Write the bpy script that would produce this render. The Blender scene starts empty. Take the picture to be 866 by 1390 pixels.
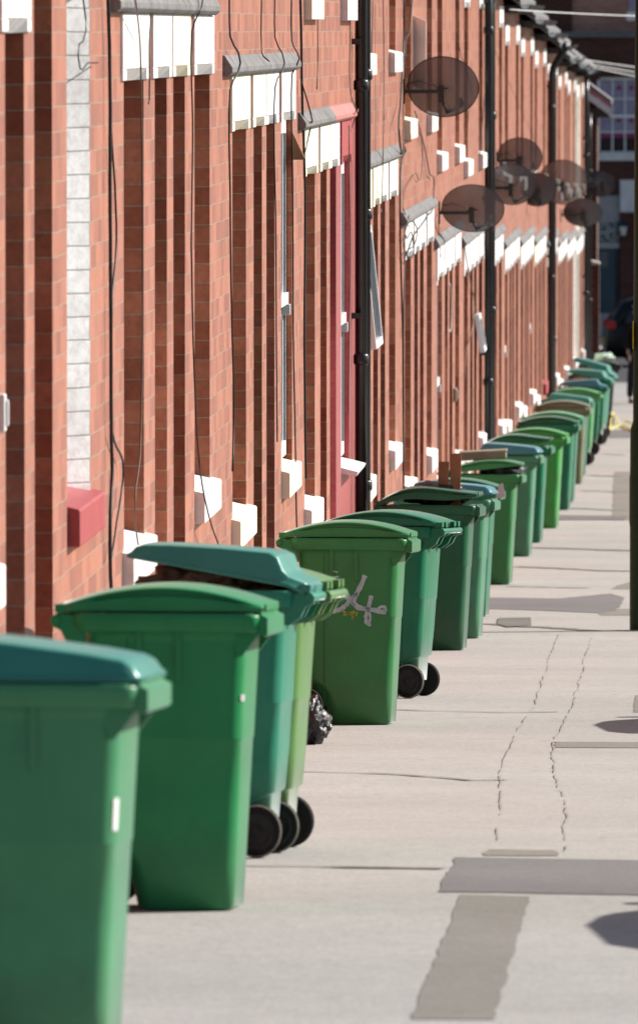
import bpy, bmesh, math, random
from mathutils import Vector, Matrix, noise as mnoise
random.seed(7)
R = math.radians
sc = bpy.context.scene
COL = sc.collection
F = 12500.0           # focal length in photo pixels (long tele lens)
VX, VY = 1000.0, 40.0 # where the street's level lines meet in the photo
K = 1.078
WX = -2.45 * K        # plane of the terrace's street front

# ------------------------------------------------------------------ ground profile (street runs downhill)
GP = [(-60, .6), (0, -1.75), (23.8, -2.705), (30.6, -2.935), (49, -3.716), (83, -5.03), (100, -5.42), (107, -5.58),
      (120, -5.93), (130, -6.15), (142, -6.42), (165, -6.71), (190, -7.0), (216, -7.25), (700, -7.8)]
def gz(y):
    return sum(gz_lin(y + o) for o in (-4, -2, 0, 2, 4)) / 5
def gz_lin(y):
    for (a, za), (b, zb) in zip(GP, GP[1:]):
        if y <= b:
            return za + (zb - za) * (y - a) / (b - a)
    return GP[-1][1]
def gslope(y):
    return (gz(y + 2) - gz(y - 2)) / 4
def y_of(py):            # distance along the street of a ground point measured at photo row py
    lo, hi = 8.0, 400.0
    for _ in range(60):
        m = (lo + hi) / 2
        if VY - F * gz(m) / m > py: lo = m
        else: hi = m
    return lo
def gpt(px, py, dz=0.0):
    y = y_of(py); return Vector(((px - VX) * y / F, y, gz(y) + dz))
def wpt(px, py, off=0.0):   # a point measured on the terrace front
    x = WX + off; y = F * x / (px - VX)
    return Vector((x, y, (VY - py) * y / F))

# ------------------------------------------------------------------ materials
def new_mat(name):
    m = bpy.data.materials.new(name); m.use_nodes = True
    nt = m.node_tree; b = nt.nodes['Principled BSDF']
    return m, nt, b
def N(nt, t, **kw):
    n = nt.nodes.new(t)
    for k, v in kw.items():
        if k in n.inputs.keys() if hasattr(n.inputs, 'keys') else False: n.inputs[k].default_value = v
        else: setattr(n, k, v)
    return n
def L(nt, a, b): nt.links.new(a, b)
def rgba(c): return (c[0], c[1], c[2], 1.0)
def ramp(nt, src, stops):
    r = nt.nodes.new('ShaderNodeValToRGB')
    while len(r.color_ramp.elements) < len(stops): r.color_ramp.elements.new(.5)
    for e, (p, c) in zip(r.color_ramp.elements, stops):
        e.position = p; e.color = rgba(c)
    L(nt, src, r.inputs[0]); return r
def tex_noise(nt, scale, detail=4, rough=.6, vec=None):
    n = nt.nodes.new('ShaderNodeTexNoise'); n.inputs['Scale'].default_value = scale
    n.inputs['Detail'].default_value = detail; n.inputs['Roughness'].default_value = rough
    if vec is not None: L(nt, vec, n.inputs['Vector'])
    return n
def bump(nt, b, h, strength, dist):
    bp = nt.nodes.new('ShaderNodeBump'); bp.inputs['Strength'].default_value = strength
    bp.inputs['Distance'].default_value = dist; L(nt, h, bp.inputs['Height']); L(nt, bp.outputs[0], b.inputs['Normal'])
def mixc(nt, a, b, fac, mode='MIX'):
    m = nt.nodes.new('ShaderNodeMix'); m.data_type = 'RGBA'; m.blend_type = mode
    for s, v in ((m.inputs[6], a), (m.inputs[7], b)):
        if isinstance(v, tuple): s.default_value = rgba(v)
        else: L(nt, v, s)
    if isinstance(fac, (int, float)): m.inputs[0].default_value = fac
    else: L(nt, fac, m.inputs[0])
    return m.outputs[2]

def mottled(name, c1, c2, scale=8, rough=.6, spec=.5, bscale=None, bstr=.2, bdist=.002, metallic=0, detail=5):
    m, nt, b = new_mat(name)
    g = nt.nodes.new('ShaderNodeNewGeometry')
    n = tex_noise(nt, scale, detail, .65, g.outputs['Position'])
    r = ramp(nt, n.outputs['Fac'], [(.3, c1), (.7, c2)])
    L(nt, r.outputs[0], b.inputs['Base Color'])
    b.inputs['Roughness'].default_value = rough; b.inputs['Specular IOR Level'].default_value = spec
    b.inputs['Metallic'].default_value = metallic
    if bscale:
        n2 = tex_noise(nt, bscale, 6, .7, g.outputs['Position']); bump(nt, b, n2.outputs['Fac'], bstr, bdist)
    return m

def brick_mat(name, c1, c2, mortar, row=.09 * K, width=.235, stain=.5, msize=.011, painted=False, plane='yz'):
    m, nt, b = new_mat(name)
    g = nt.nodes.new('ShaderNodeNewGeometry')
    sp = nt.nodes.new('ShaderNodeSeparateXYZ'); L(nt, g.outputs['Position'], sp.inputs[0])
    sn = nt.nodes.new('ShaderNodeSeparateXYZ'); L(nt, g.outputs['True Normal'], sn.inputs[0])
    ab = nt.nodes.new('ShaderNodeMath'); ab.operation = 'ABSOLUTE'; L(nt, sn.outputs[1], ab.inputs[0])
    gt = nt.nodes.new('ShaderNodeMath'); gt.operation = 'GREATER_THAN'; gt.inputs[1].default_value = .5; L(nt, ab.outputs[0], gt.inputs[0])
    xo = nt.nodes.new('ShaderNodeMath'); xo.operation = 'ADD'; xo.inputs[1].default_value = 2.45 * K + width * 40; L(nt, sp.outputs[0], xo.inputs[0])
    ad = nt.nodes.new('ShaderNodeMix'); ad.data_type = 'FLOAT'
    L(nt, gt.outputs[0], ad.inputs[0]); L(nt, sp.outputs[1], ad.inputs[2]); L(nt, xo.outputs[0], ad.inputs[3])
    # slightly wavy courses, as old bricks lie
    nz = tex_noise(nt, 2.3, 3, .6, g.outputs['Position'])
    mm = nt.nodes.new('ShaderNodeMath'); mm.operation = 'MULTIPLY_ADD'
    mm.inputs[1].default_value = .016; L(nt, nz.outputs['Fac'], mm.inputs[0]); L(nt, sp.outputs[2], mm.inputs[2])
    cb = nt.nodes.new('ShaderNodeCombineXYZ'); L(nt, ad.outputs[0], cb.inputs[0]); L(nt, mm.outputs[0], cb.inputs[1])
    bt = nt.nodes.new('ShaderNodeTexBrick'); L(nt, cb.outputs[0], bt.inputs['Vector'])
    bt.inputs['Scale'].default_value = 1; bt.inputs['Brick Width'].default_value = width
    bt.inputs['Row Height'].default_value = row; bt.inputs['Mortar Size'].default_value = msize / 2
    bt.inputs['Mortar Smooth'].default_value = .25; bt.inputs['Bias'].default_value = -.1
    bt.inputs['Color1'].default_value = rgba(c1); bt.inputs['Color2'].default_value = rgba(c2)
    bt.inputs['Mortar'].default_value = rgba(mortar)
    n1 = tex_noise(nt, 1.1, 6, .65, g.outputs['Position'])
    n2 = tex_noise(nt, 26, 5, .7, g.outputs['Position'])
    r1 = ramp(nt, n1.outputs['Fac'], [(.25, (.5, .46, .45)), (.5, (1, 1, 1)), (.8, (1.08, 1.12, 1.16))])
    r2 = ramp(nt, n2.outputs['Fac'], [(.25, (.62, .58, .56)), (.6, (1.0, 1.0, 1.0))])
    c = mixc(nt, bt.outputs['Color'], r1.outputs[0], stain, 'MULTIPLY')
    c = mixc(nt, c, r2.outputs[0], .8, 'MULTIPLY')
    # crusty white salts and patched pointing
    n3 = tex_noise(nt, 5.5, 7, .75, g.outputs['Position'])
    r3 = ramp(nt, n3.outputs['Fac'], [(.66, (0, 0, 0)), (.78, (1, 1, 1))])
    sc_ = nt.nodes.new('ShaderNodeMath'); sc_.operation = 'MULTIPLY'; sc_.inputs[1].default_value = 0.0 if painted else .28
    L(nt, r3.outputs[0], sc_.inputs[0])
    c = mixc(nt, c, (.55, .46, .40), sc_.outputs[0])
    L(nt, c, b.inputs['Base Color'])
    b.inputs['Roughness'].default_value = .45 if painted else .85
    b.inputs['Specular IOR Level'].default_value = .4 if painted else .2
    b.inputs['Sheen Weight'].default_value = .5; b.inputs['Sheen Roughness'].default_value = .4; b.inputs['Sheen Tint'].default_value = (1, .84, .74, 1)
    inv = nt.nodes.new('ShaderNodeMath'); inv.operation = 'SUBTRACT'; inv.inputs[0].default_value = 1
    L(nt, bt.outputs['Fac'], inv.inputs[1])
    ad2 = nt.nodes.new('ShaderNodeMath'); ad2.operation = 'MULTIPLY_ADD'; ad2.inputs[1].default_value = .5
    L(nt, n2.outputs['Fac'], ad2.inputs[0]); L(nt, inv.outputs[0], ad2.inputs[2])
    bump(nt, b, ad2.outputs[0], .5, .003)
    return m

def plastic(name, c, rough=.42, fade=.25, dirt=.35, low=True):
    """weathered bin plastic: base colour, sun-bleached patches, dirt low down (z of the object) and scuffs"""
    m, nt, b = new_mat(name)
    tc = nt.nodes.new('ShaderNodeTexCoord')
    n1 = tex_noise(nt, 3.2, 5, .6, tc.outputs['Object'])
    mp = nt.nodes.new('ShaderNodeMapping'); mp.inputs['Scale'].default_value = (14, 14, 2.0)
    L(nt, tc.outputs['Object'], mp.inputs[0])
    n2 = tex_noise(nt, 1.6, 6, .7, mp.outputs[0])
    pale = tuple(min(1, x * 1.15 + .012) for x in c); dark = tuple(x * .72 for x in c)
    r1 = ramp(nt, n1.outputs['Fac'], [(.3, dark), (.5, c), (.75, pale)])
    col = mixc(nt, c, r1.outputs[0], fade * 2 if fade < .5 else 1.0)
    r2 = ramp(nt, n2.outputs['Fac'], [(.52, (0, 0, 0)), (.8, (1, 1, 1))])
    f2 = nt.nodes.new('ShaderNodeMath'); f2.operation = 'MULTIPLY'; f2.inputs[1].default_value = dirt * .55
    L(nt, r2.outputs[0], f2.inputs[0])
    col = mixc(nt, col, tuple(x * .6 + y for x, y in zip(c, (.022, .02, .014))), f2.outputs[0])
    sp = nt.nodes.new('ShaderNodeSeparateXYZ'); L(nt, tc.outputs['Object'], sp.inputs[0])
    n3 = tex_noise(nt, 9, 5, .7, tc.outputs['Object'])
    a = nt.nodes.new('ShaderNodeMath'); a.operation = 'MULTIPLY_ADD'; a.inputs[1].default_value = -.35
    L(nt, n3.outputs['Fac'], a.inputs[0]); L(nt, sp.outputs[2], a.inputs[2])
    r3 = ramp(nt, a.outputs[0], [(0.0, (1, 1, 1)), (.13, (0, 0, 0))])
    f3 = nt.nodes.new('ShaderNodeMath'); f3.operation = 'MULTIPLY'; f3.inputs[1].default_value = dirt * (.6 if low else 0)
    L(nt, r3.outputs[0], f3.inputs[0])
    col = mixc(nt, col, (.06, .05, .035), f3.outputs[0])
    mp2 = nt.nodes.new('ShaderNodeMapping'); mp2.inputs['Scale'].default_value = (5, 5, 90); mp2.inputs['Rotation'].default_value = (.12, .3, 0)
    L(nt, tc.outputs['Object'], mp2.inputs[0])
    n5 = tex_noise(nt, 1.0, 3, .6, mp2.outputs[0]); n6 = tex_noise(nt, 6, 3, .6, tc.outputs['Object'])
    r5 = ramp(nt, n5.outputs['Fac'], [(.66, (0, 0, 0)), (.72, (1, 1, 1))]); r6 = ramp(nt, n6.outputs['Fac'], [(.5, (0, 0, 0)), (.64, (1, 1, 1))])
    f5 = nt.nodes.new('ShaderNodeMath'); f5.operation = 'MULTIPLY'; L(nt, r5.outputs[0], f5.inputs[0]); L(nt, r6.outputs[0], f5.inputs[1])
    f6 = nt.nodes.new('ShaderNodeMath'); f6.operation = 'MULTIPLY'; f6.inputs[1].default_value = .35; L(nt, f5.outputs[0], f6.inputs[0])
    col = mixc(nt, col, tuple(x * .7 + .09 for x in c), f6.outputs[0])
    L(nt, col, b.inputs['Base Color'])
    rr = ramp(nt, n2.outputs['Fac'], [(.3, (rough - .06,) * 3), (.75, (rough + .16,) * 3)])
    L(nt, rr.outputs[0], b.inputs['Roughness']); b.inputs['Specular IOR Level'].default_value = .32
    b.inputs['Sheen Weight'].default_value = .5; b.inputs['Sheen Roughness'].default_value = .26
    n4 = tex_noise(nt, 220, 2, .5, tc.outputs['Object']); bump(nt, b, n4.outputs['Fac'], .12, .0006)
    return m

M = {}
M['brick'] = brick_mat('brick', (.44, .15, .084), (.25, .064, .034), (.32, .235, .175), msize=.006)
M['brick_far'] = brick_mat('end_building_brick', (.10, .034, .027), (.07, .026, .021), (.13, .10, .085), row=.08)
M['brick_sunlit'] = brick_mat('pink_brick_painted_sunlit', (.42, .21, .16), (.30, .14, .11), (.5, .44, .38), row=.08)  # end building's upper wall: sunlight put into a paler brick colour
M['red_paint'] = brick_mat('red_masonry_paint', (.42, .055, .06), (.38, .045, .05), (.34, .04, .045), painted=True, msize=.007)
M['white_brick'] = brick_mat('white_painted_brick', (.86, .87, .87), (.82, .83, .83), (.40, .39, .37), painted=True, msize=.008)
M['cream_brick'] = brick_mat('cream_painted_brick', (.78, .74, .64), (.74, .70, .6), (.62, .58, .5), painted=True, msize=.006)
M['white'] = mottled('white_masonry_paint', (.60, .58, .55), (.84, .84, .83), 7, .55, .4, 40, .3, .002)
M['cream'] = mottled('cream_masonry_paint', (.70, .66, .50), (.80, .76, .62), 6, .55, .4, 40, .3, .002)
M['greyw'] = mottled('grey_white_masonry_paint', (.55, .54, .54), (.70, .69, .70), 6, .6, .4, 40, .3, .002)
M['redsill'] = mottled('dull_red_masonry_paint', (.30, .052, .055), (.37, .075, .078), 5, .5, .4, 40, .3, .002)
M['stone'] = mottled('weathered_grey_stone', (.10, .098, .097), (.24, .235, .235), 9, .9, .2, 55, .5, .004)
M['pinkstone'] = mottled('red_painted_stone', (.36, .13, .12), (.46, .2, .18), 9, .7, .2, 55, .5, .004)
M['stoneblock'] = mottled('pale_stone', (.42, .40, .35), (.56, .53, .47), 7, .85, .2, 50, .4, .003)
M['iron'] = mottled('black_gloss_iron_paint', (.012, .012, .013), (.02, .02, .021), 9, .28, .5, 30, .2, .002)
M['cable'] = mottled('black_cable', (.012, .011, .011), (.03, .026, .024), 9, .55, .4)
M['cablebrown'] = mottled('brown_cable', (.10, .05, .035), (.15, .075, .05), 9, .6, .4)
M['wirepale'] = mottled('pale_overhead_wire', (.45, .45, .46), (.6, .6, .6), 9, .5, .4)
M['upvc'] = mottled('white_upvc', (.72, .73, .74), (.80, .80, .81), 5, .3, .5)
M['upvcgrey'] = mottled('grey_window_gasket', (.20, .21, .23), (.26, .27, .29), 5, .4, .5)
M['glass'] = mottled('window_glass', (.012, .015, .018), (.03, .034, .038), 1.2, .05, .6)
M['net'] = mottled('net_curtain', (.24, .20, .30), (.42, .38, .48), 14, .8, .2)
M['netpink'] = mottled('magenta_trim', (.24, .04, .12), (.30, .07, .17), 10, .8, .2)
M['slate'] = mottled('roof_slate', (.09, .09, .095), (.24, .235, .235), 5, .75, .3, 18, .9, .02)
M['mortarverge'] = mottled('mortar_verge', (.14, .13, .125), (.26, .25, .24), 11, .9, .2, 40, .5, .004)
M['timber'] = mottled('dark_soffit_timber', (.03, .026, .024), (.06, .05, .045), 6, .7, .3)
M['wood'] = mottled('brown_wood', (.20, .085, .04), (.30, .14, .07), 8, .7, .3, 40, .3, .002)
M['palewood'] = mottled('pale_box_board', (.20, .17, .12), (.30, .25, .19), 6, .8, .2)
M['rubber'] = mottled('black_rubber', (.012, .012, .012), (.018, .018, .018), 20, .75, .15)
M['hub'] = mottled('dark_hub_plastic', (.012, .012, .012), (.02, .02, .02), 20, .6, .25)
M['dusty'] = mottled('dusty_tyre_edge', (.16, .14, .11), (.28, .25, .20), 20, .8, .2)
M['post'] = mottled('dark_green_post_paint', (.010, .026, .010), (.018, .038, .016), 12, .5, .2, 40, .2, .002)
M['bagblack'] = mottled('black_bin_bag', (.008, .008, .009), (.016, .016, .017), 9, .18, .6, 18, .9, .02)
M['baggreen'] = mottled('pale_green_carrier_bag', (.22, .45, .28), (.6, .7, .6), 7, .4, .5, 18, .6, .01)
M['bagtan'] = mottled('tan_rubbish', (.38, .28, .16), (.62, .52, .36), 7, .7, .3, 18, .6, .01)
M['card'] = mottled('brown_cardboard', (.07, .04, .026), (.30, .21, .14), 16, .85, .2, 18, .5, .01)
M['paper'] = mottled('off_white_paper', (.42, .39, .36), (.55, .52, .49), 9, .7, .3)
M['sticker'] = mottled('white_sticker', (.68, .68, .66), (.8, .8, .78), 9, .5, .4)
M['graffiti'] = mottled('pale_grey_spray_paint', (.23, .31, .36), (.40, .50, .55), 30, .6, .4)
M['yellowgreen'] = mottled('yellow_green_paint', (.16, .24, .03), (.28, .34, .06), 30, .6, .4)
M['hose'] = mottled('yellow_hose', (.60, .52, .10), (.70, .62, .2), 9, .5, .4)
M['yellow'] = mottled('yellow_plate', (.8, .45, .02), (.85, .5, .03), 9, .4, .5)
M['carpaint'] = mottled('dark_navy_car_paint', (.006, .006, .008), (.008, .008, .010), 3, .3, .3)
M['silverpaint'] = mottled('silver_car_paint', (.35, .36, .37), (.4, .4, .41), 3, .22, .6, metallic=.6)
M['lamp_red'] = mottled('red_lamp_lens', (.45, .01, .012), (.6, .02, .02), 9, .15, .6)
M['lamp_white'] = mottled('clear_lamp_lens', (.5, .5, .52), (.6, .6, .6), 9, .1, .6)
M['alloy'] = mottled('wheel_alloy', (.25, .25, .26), (.3, .3, .31), 9, .3, .5, metallic=.7)
M['doorteal'] = mottled('blue_green_door_paint', (.014, .045, .07), (.02, .06, .09), 5, .35, .5)
M['doorgrey'] = mottled('light_grey_door_paint', (.30, .30, .31), (.36, .36, .37), 5, .4, .5)
M['scroll'] = mottled('grey_scrollwork', (.36, .37, .37), (.45, .45, .45), 8, .5, .4)
M['darkgrey'] = mottled('dark_grey_panel', (.10, .105, .11), (.14, .145, .15), 5, .5, .4)
M['skin'] = mottled('skin', (.48, .28, .20), (.54, .33, .24), 12, .5, .4)
M['cloth'] = mottled('black_cloth', (.010, .010, .012), (.018, .018, .02), 30, .9, .2)
M['denim'] = mottled('dark_trousers', (.012, .014, .022), (.02, .022, .034), 30, .9, .2)
M['hair'] = mottled('dark_brown_hair', (.03, .018, .012), (.05, .03, .018), 30, .6, .4)
M['shoe'] = mottled('brown_leather_shoe', (.14, .05, .025), (.2, .08, .04), 12, .4, .5)
DOORS = []
for nm, c in (('dark_blue_door', (.03, .05, .12)), ('dark_red_door', (.16, .02, .02)), ('white_door', (.7, .7, .7)),
              ('brown_door', (.12, .06, .03)), ('green_door', (.02, .1, .05))):
    DOORS.append(mottled(nm, tuple(x * .9 for x in c), c, 4, .35, .5))

def pavement_mat(name, c1, c2, spots=.3):
    m, nt, b = new_mat(name)
    g = nt.nodes.new('ShaderNodeNewGeometry')
    n1 = tex_noise(nt, .55, 6, .6, g.outputs['Position'])
    n2 = tex_noise(nt, 55, 4, .75, g.outputs['Position'])
    n3 = tex_noise(nt, 11, 7, .75, g.outputs['Position'])
    r1 = ramp(nt, n1.outputs['Fac'], [(.3, c1), (.7, c2)])
    r2 = ramp(nt, n2.outputs['Fac'], [(.32, (.50, .49, .48)), (.62, (1.08, 1.08, 1.08))])
    r3 = ramp(nt, n3.outputs['Fac'], [(.32, (.58, .57, .56)), (.56, (1, 1, 1))])
    c = mixc(nt, r1.outputs[0], r2.outputs[0], spots, 'MULTIPLY')
    c = mixc(nt, c, r3.outputs[0], .32, 'MULTIPLY')
    # sparse dark spots of old gum and oil
    v = nt.nodes.new('ShaderNodeTexVoronoi'); v.inputs['Scale'].default_value = 2.6; L(nt, g.outputs['Position'], v.inputs['Vector'])
    rv = ramp(nt, v.outputs['Distance'], [(.045, (.45, .44, .43)), (.075, (1, 1, 1))])
    c = mixc(nt, c, rv.outputs[0], .6, 'MULTIPLY')
    L(nt, c, b.inputs['Base Color']); b.inputs['Roughness'].default_value = .9; b.inputs['Specular IOR Level'].default_value = .25
    bump(nt, b, n2.outputs['Fac'], .5, .003)
    return m
M['pavement'] = pavement_mat('pavement_concrete', (.355, .340, .318), (.425, .408, .383), .62)
M['tarmac'] = pavement_mat('tarmac_patch', (.155, .148, .148), (.195, .187, .185), .5)
M['brownpatch'] = pavement_mat('worn_concrete_and_shade', (.21, .195, .17), (.26, .24, .215), .6)
M['joint'] = pavement_mat('dirt_filled_joint', (.16, .15, .13), (.24, .22, .19), .5)
M['crack'] = pavement_mat('hairline_crack', (.25, .235, .215), (.34, .32, .295), .5)
M['road'] = pavement_mat('road_asphalt', (.055, .055, .056), (.075, .074, .073), .6)
M['kerb'] = pavement_mat('kerb_stone', (.30, .29, .27), (.36, .34, .32), .4)
M['cover'] = pavement_mat('iron_cover', (.12, .115, .11), (.2, .19, .18), .6)

def dish_mat(name, col, alpha):
    m, nt, b = new_mat(name)
    b.inputs['Base Color'].default_value = rgba(col); b.inputs['Roughness'].default_value = .45
    if alpha < 1:   # perforated sheet: share of holes
        tr = nt.nodes.new('ShaderNodeBsdfTransparent'); mx = nt.nodes.new('ShaderNodeMixShader')
        mx.inputs[0].default_value = alpha
        L(nt, tr.outputs[0], mx.inputs[1]); L(nt, b.outputs[0], mx.inputs[2])
        L(nt, mx.outputs[0], nt.nodes['Material Output'].inputs[0])
    return m
M['dish'] = dish_mat('perforated_dark_dish', (.085, .085, .095), .88)
M['dishgrey'] = dish_mat('perforated_grey_dish', (.13, .13, .13), .82)
M['dishsolid'] = dish_mat('solid_grey_dish', (.085, .085, .095), 1)
M['dishnavy'] = dish_mat('solid_navy_dish', (.018, .02, .032), 1)

# ------------------------------------------------------------------ mesh helpers
class MB:
    def __init__(s): s.v = []; s.f = []; s.mi = []; s.cur = 0; s.sm = []; s.smooth = False
    def add(s, vs, fs):
        o = len(s.v); s.v += [tuple(p) for p in vs]
        for f in fs: s.f.append([i + o for i in f]); s.mi.append(s.cur); s.sm.append(s.smooth)
    def quad(s, a, b, c, d): s.add([a, b, c, d], [(0, 1, 2, 3)])
    def box(s, x0, x1, y0, y1, z0, z1):
        s.add([(x0, y0, z0), (x1, y0, z0), (x1, y1, z0), (x0, y1, z0), (x0, y0, z1), (x1, y0, z1), (x1, y1, z1), (x0, y1, z1)],
              [(0, 3, 2, 1), (4, 5, 6, 7), (0, 1, 5, 4), (1, 2, 6, 5), (2, 3, 7, 6), (3, 0, 4, 7)])
    def prism_y(s, prof, y0, y1):      # prof: list of (x, z) counter-clockwise seen from -y
        n = len(prof)
        s.add([(x, y0, z) for x, z in prof] + [(x, y1, z) for x, z in prof],
              [tuple(range(n)), tuple(range(2 * n - 1, n - 1, -1))] + [((i + 1) % n, i, n + i, n + (i + 1) % n) for i in range(n)])
    def loft(s, rings, cap0=True, cap1=True):
        n = len(rings[0]); vs = [p for r in rings for p in r]; fs = []
        for k in range(len(rings) - 1):
            for i in range(n):
                j = (i + 1) % n
                fs.append((k * n + i, k * n + j, (k + 1) * n + j, (k + 1) * n + i))
        if cap0: fs.append(tuple(range(n - 1, -1, -1)))
        if cap1: fs.append(tuple(range((len(rings) - 1) * n, len(rings) * n)))
        s.add(vs, fs)
    def tube(s, path, r, n=8, caps=True):
        path = [Vector(p) for p in path]; rings = []
        rr = r if isinstance(r, (list, tuple)) else [r] * len(path)
        up = None
        for i, p in enumerate(path):
            t = (path[min(i + 1, len(path) - 1)] - path[max(i - 1, 0)]).normalized()
            if up is None:
                up = Vector((0, 0, 1)) if abs(t.z) < .9 else Vector((1, 0, 0))
            a = t.cross(up).normalized(); up = a.cross(t).normalized()
            rings.append([p + a * (math.cos(q) * rr[i]) + up * (math.sin(q) * rr[i]) for q in [2 * math.pi * k / n for k in range(n)]])
        s.loft(rings, caps, caps)
    def cyl_y(s, cx, cz, y0, y1, prof, n=28):   # prof: list of (t along y 0..1, radius)
        rings = []
        for t, r in prof:
            y = y0 + (y1 - y0) * t
            rings.append([(cx + r * math.cos(2 * math.pi * k / n), y, cz + r * math.sin(2 * math.pi * k / n)) for k in range(n)])
        s.loft(rings)
    def build(s, name, mats, parent=None, bevel=0, origin=None):
        if not isinstance(mats, (list, tuple)): mats = [mats]
        me = bpy.data.meshes.new(name)
        o = Vector((0, 0, 0))
        if origin is not None: o = Vector(origin)
        me.from_pydata([tuple(Vector(p) - o) for p in s.v], [], s.f)
        for m in mats: me.materials.append(m)
        for p, mi, sm in zip(me.polygons, s.mi, s.sm): p.material_index = mi; p.use_smooth = sm
        bm = bmesh.new(); bm.from_mesh(me); bmesh.ops.recalc_face_normals(bm, faces=bm.faces); bm.to_mesh(me); bm.free()
        me.update()
        ob = bpy.data.objects.new(name, me); COL.objects.link(ob); ob.location = o
        if parent is not None:
            ob.parent = parent
        if bevel:
            b = ob.modifiers.new('bevel', 'BEVEL'); b.width = bevel; b.segments = 2; b.limit_method = 'ANGLE'; b.angle_limit = R(40)
        return ob
def tag(o, label=None, cat=None, group=None, kind=None):
    if label: o['label'] = label
    if cat: o['category'] = cat
    if group: o['group'] = group
    if kind: o['kind'] = kind
    return o
def thing(name, label, cat, loc=(0, 0, 0), rot=(0, 0, 0), group=None):
    o = bpy.data.objects.new(name, None); COL.objects.link(o); o.empty_display_size = .2
    o.location = loc; o.rotation_euler = rot
    return tag(o, label, cat, group)
def wpart(mb, name, mats, root, bevel=0):   # mesh made in world coordinates, parented to an unrotated root
    ob = mb.build(name, mats, root, bevel, origin=root.location)
    ob.location = (0, 0, 0); return ob
def struct(mb, name, mat):
    return tag(mb.build(name, mat), kind='structure')

# ------------------------------------------------------------------ ground
ys = [-40 + 2.5 * i for i in range(100)] + [215 + 40 * i for i in range(12)]
def sheet(x0, x1, y0, y1, dz, nx=1, step=2.0):
    mb = MB(); n = max(1, int((y1 - y0) / step)); st = [y0 + (y1 - y0) * i / n for i in range(n + 1)]
    xs_ = [x0 + (x1 - x0) * i / nx for i in range(nx + 1)]
    for a, b in zip(st, st[1:]):
        for p, q in zip(xs_, xs_[1:]):
            mb.quad((p, a, gz(a) + dz), (q, a, gz(a) + dz), (q, b, gz(b) + dz), (p, b, gz(b) + dz))
    return mb
KX = -.12
struct(sheet(-500, 500, -30, 690, -.30, 1, 6), 'ground', M['road'])
struct(sheet(KX + .14, 7.5, -30, 188, -.115, 1), 'road', M['road'])
struct(sheet(-2.95, KX, -30, 178, 0, 1, .25), 'pavement', M['pavement'])
mb = MB()
st = [-30 + 2 * i for i in range(102)]
for a, b in zip(st, st[1:]):
    mb.add([(KX, a, gz(a) - .2), (KX + .14, a, gz(a) - .2), (KX + .14, b, gz(b) - .2), (KX, b, gz(b) - .2),
            (KX, a, gz(a) + .004), (KX + .14, a, gz(a) + .004), (KX + .14, b, gz(b) + .004), (KX, b, gz(b) + .004)],
           [(4, 5, 6, 7), (1, 2, 6, 5), (0, 4, 7, 3)])
struct(mb, 'kerb', M['kerb'])
struct(sheet(-30, 40, 180, 206, -.10, 1), 'cross_street', M['road'])
struct(sheet(-30, 40, 206, 216, .02, 1), 'far_pavement', M['pavement'])
struct(sheet(-2.62, -1.0, 177.9, 180, -.004, 1, .5), 'dropped_kerb', M['kerb'])

def ground_poly(name, pix, mat, dz, jag=0):
    pts = [gpt(x, y) for x, y in pix]
    if jag:
        q = []
        for i, p in enumerate(pts):
            n = pts[(i + 1) % len(pts)]; k = max(2, int((n - p).length / .18))
            for j in range(k):
                t = j / k; v = p.lerp(n, t)
                v.x += random.uniform(-jag, jag); v.y += random.uniform(-jag, jag) * 2; q.append(v)
        pts = q
    mb = MB(); mb.add([(p.x, p.y, gz(p.y) + dz) for p in pts], [tuple(range(len(pts)))])
    ob = struct(mb, name, mat)
    # cut along the slope so the sheet follows the ground
    bm = bmesh.new(); bm.from_mesh(ob.data)
    y0 = min(p.y for p in pts); y1 = max(p.y for p in pts)
    yy = math.ceil(y0)
    while yy < y1:
        bmesh.ops.bisect_plane(bm, geom=bm.verts[:] + bm.edges[:] + bm.faces[:], plane_co=(0, yy, 0), plane_no=(0, 1, 0)); yy += 1
    for v in bm.verts: v.co.z = gz(v.co.y) + dz
    bm.to_mesh(ob.data); bm.free()
    return ob
ground_poly('tarmac_patch', [(597, 1215), (620, 1168), (905, 1171), (905, 1219)], M['tarmac'], .003, .008)
ground_poly('concrete_and_shade_patch', [(560, 1390), (628, 1219), (722, 1221), (690, 1330), (672, 1390)], M['brownpatch'], .0025, .006)
ground_poly('tarmac_patch', [(640, 812), (760, 813), (832, 806), (850, 812), (838, 830), (818, 833), (720, 829), (640, 827)], M['tarmac'], .003, .015)
ground_poly('concrete_and_shade_patch', [(840, 795), (858, 790), (905, 792), (905, 800), (832, 800)], M['brownpatch'], .0025, .01)
ground_poly('concrete_and_shade_patch', [(815, 828), (900, 826), (900, 836), (815, 836)], M['brownpatch'], .0025, .01)  # painted shadow: a darker sheet laid over the pavement
ground_poly('tarmac_patch', [(835, 640), (880, 640), (880, 706), (833, 706)], M['brownpatch'], .0025, .02)
ground_poly('tarmac_patch', [(752, 700), (850, 701), (850, 706), (748, 706)], M['tarmac'], .008, .02)
ground_poly('tarmac_patch', [(826, 583), (880, 583), (880, 594), (822, 594)], M['tarmac'], .003, .02)
ground_poly('concrete_and_shade_patch', [(662, 1156), (760, 1158), (756, 1166), (655, 1166)], M['brownpatch'], .0025, .03)
ground_poly('concrete_and_shade_patch', [(755, 1009), (900, 1009), (900, 1017), (755, 1017)], M['brownpatch'], .0025, .01)
cv = ground_poly('access_cover', [(678, 841), (722, 840), (723, 851), (690, 853), (676, 849)], M['cover'], .008)
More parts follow.
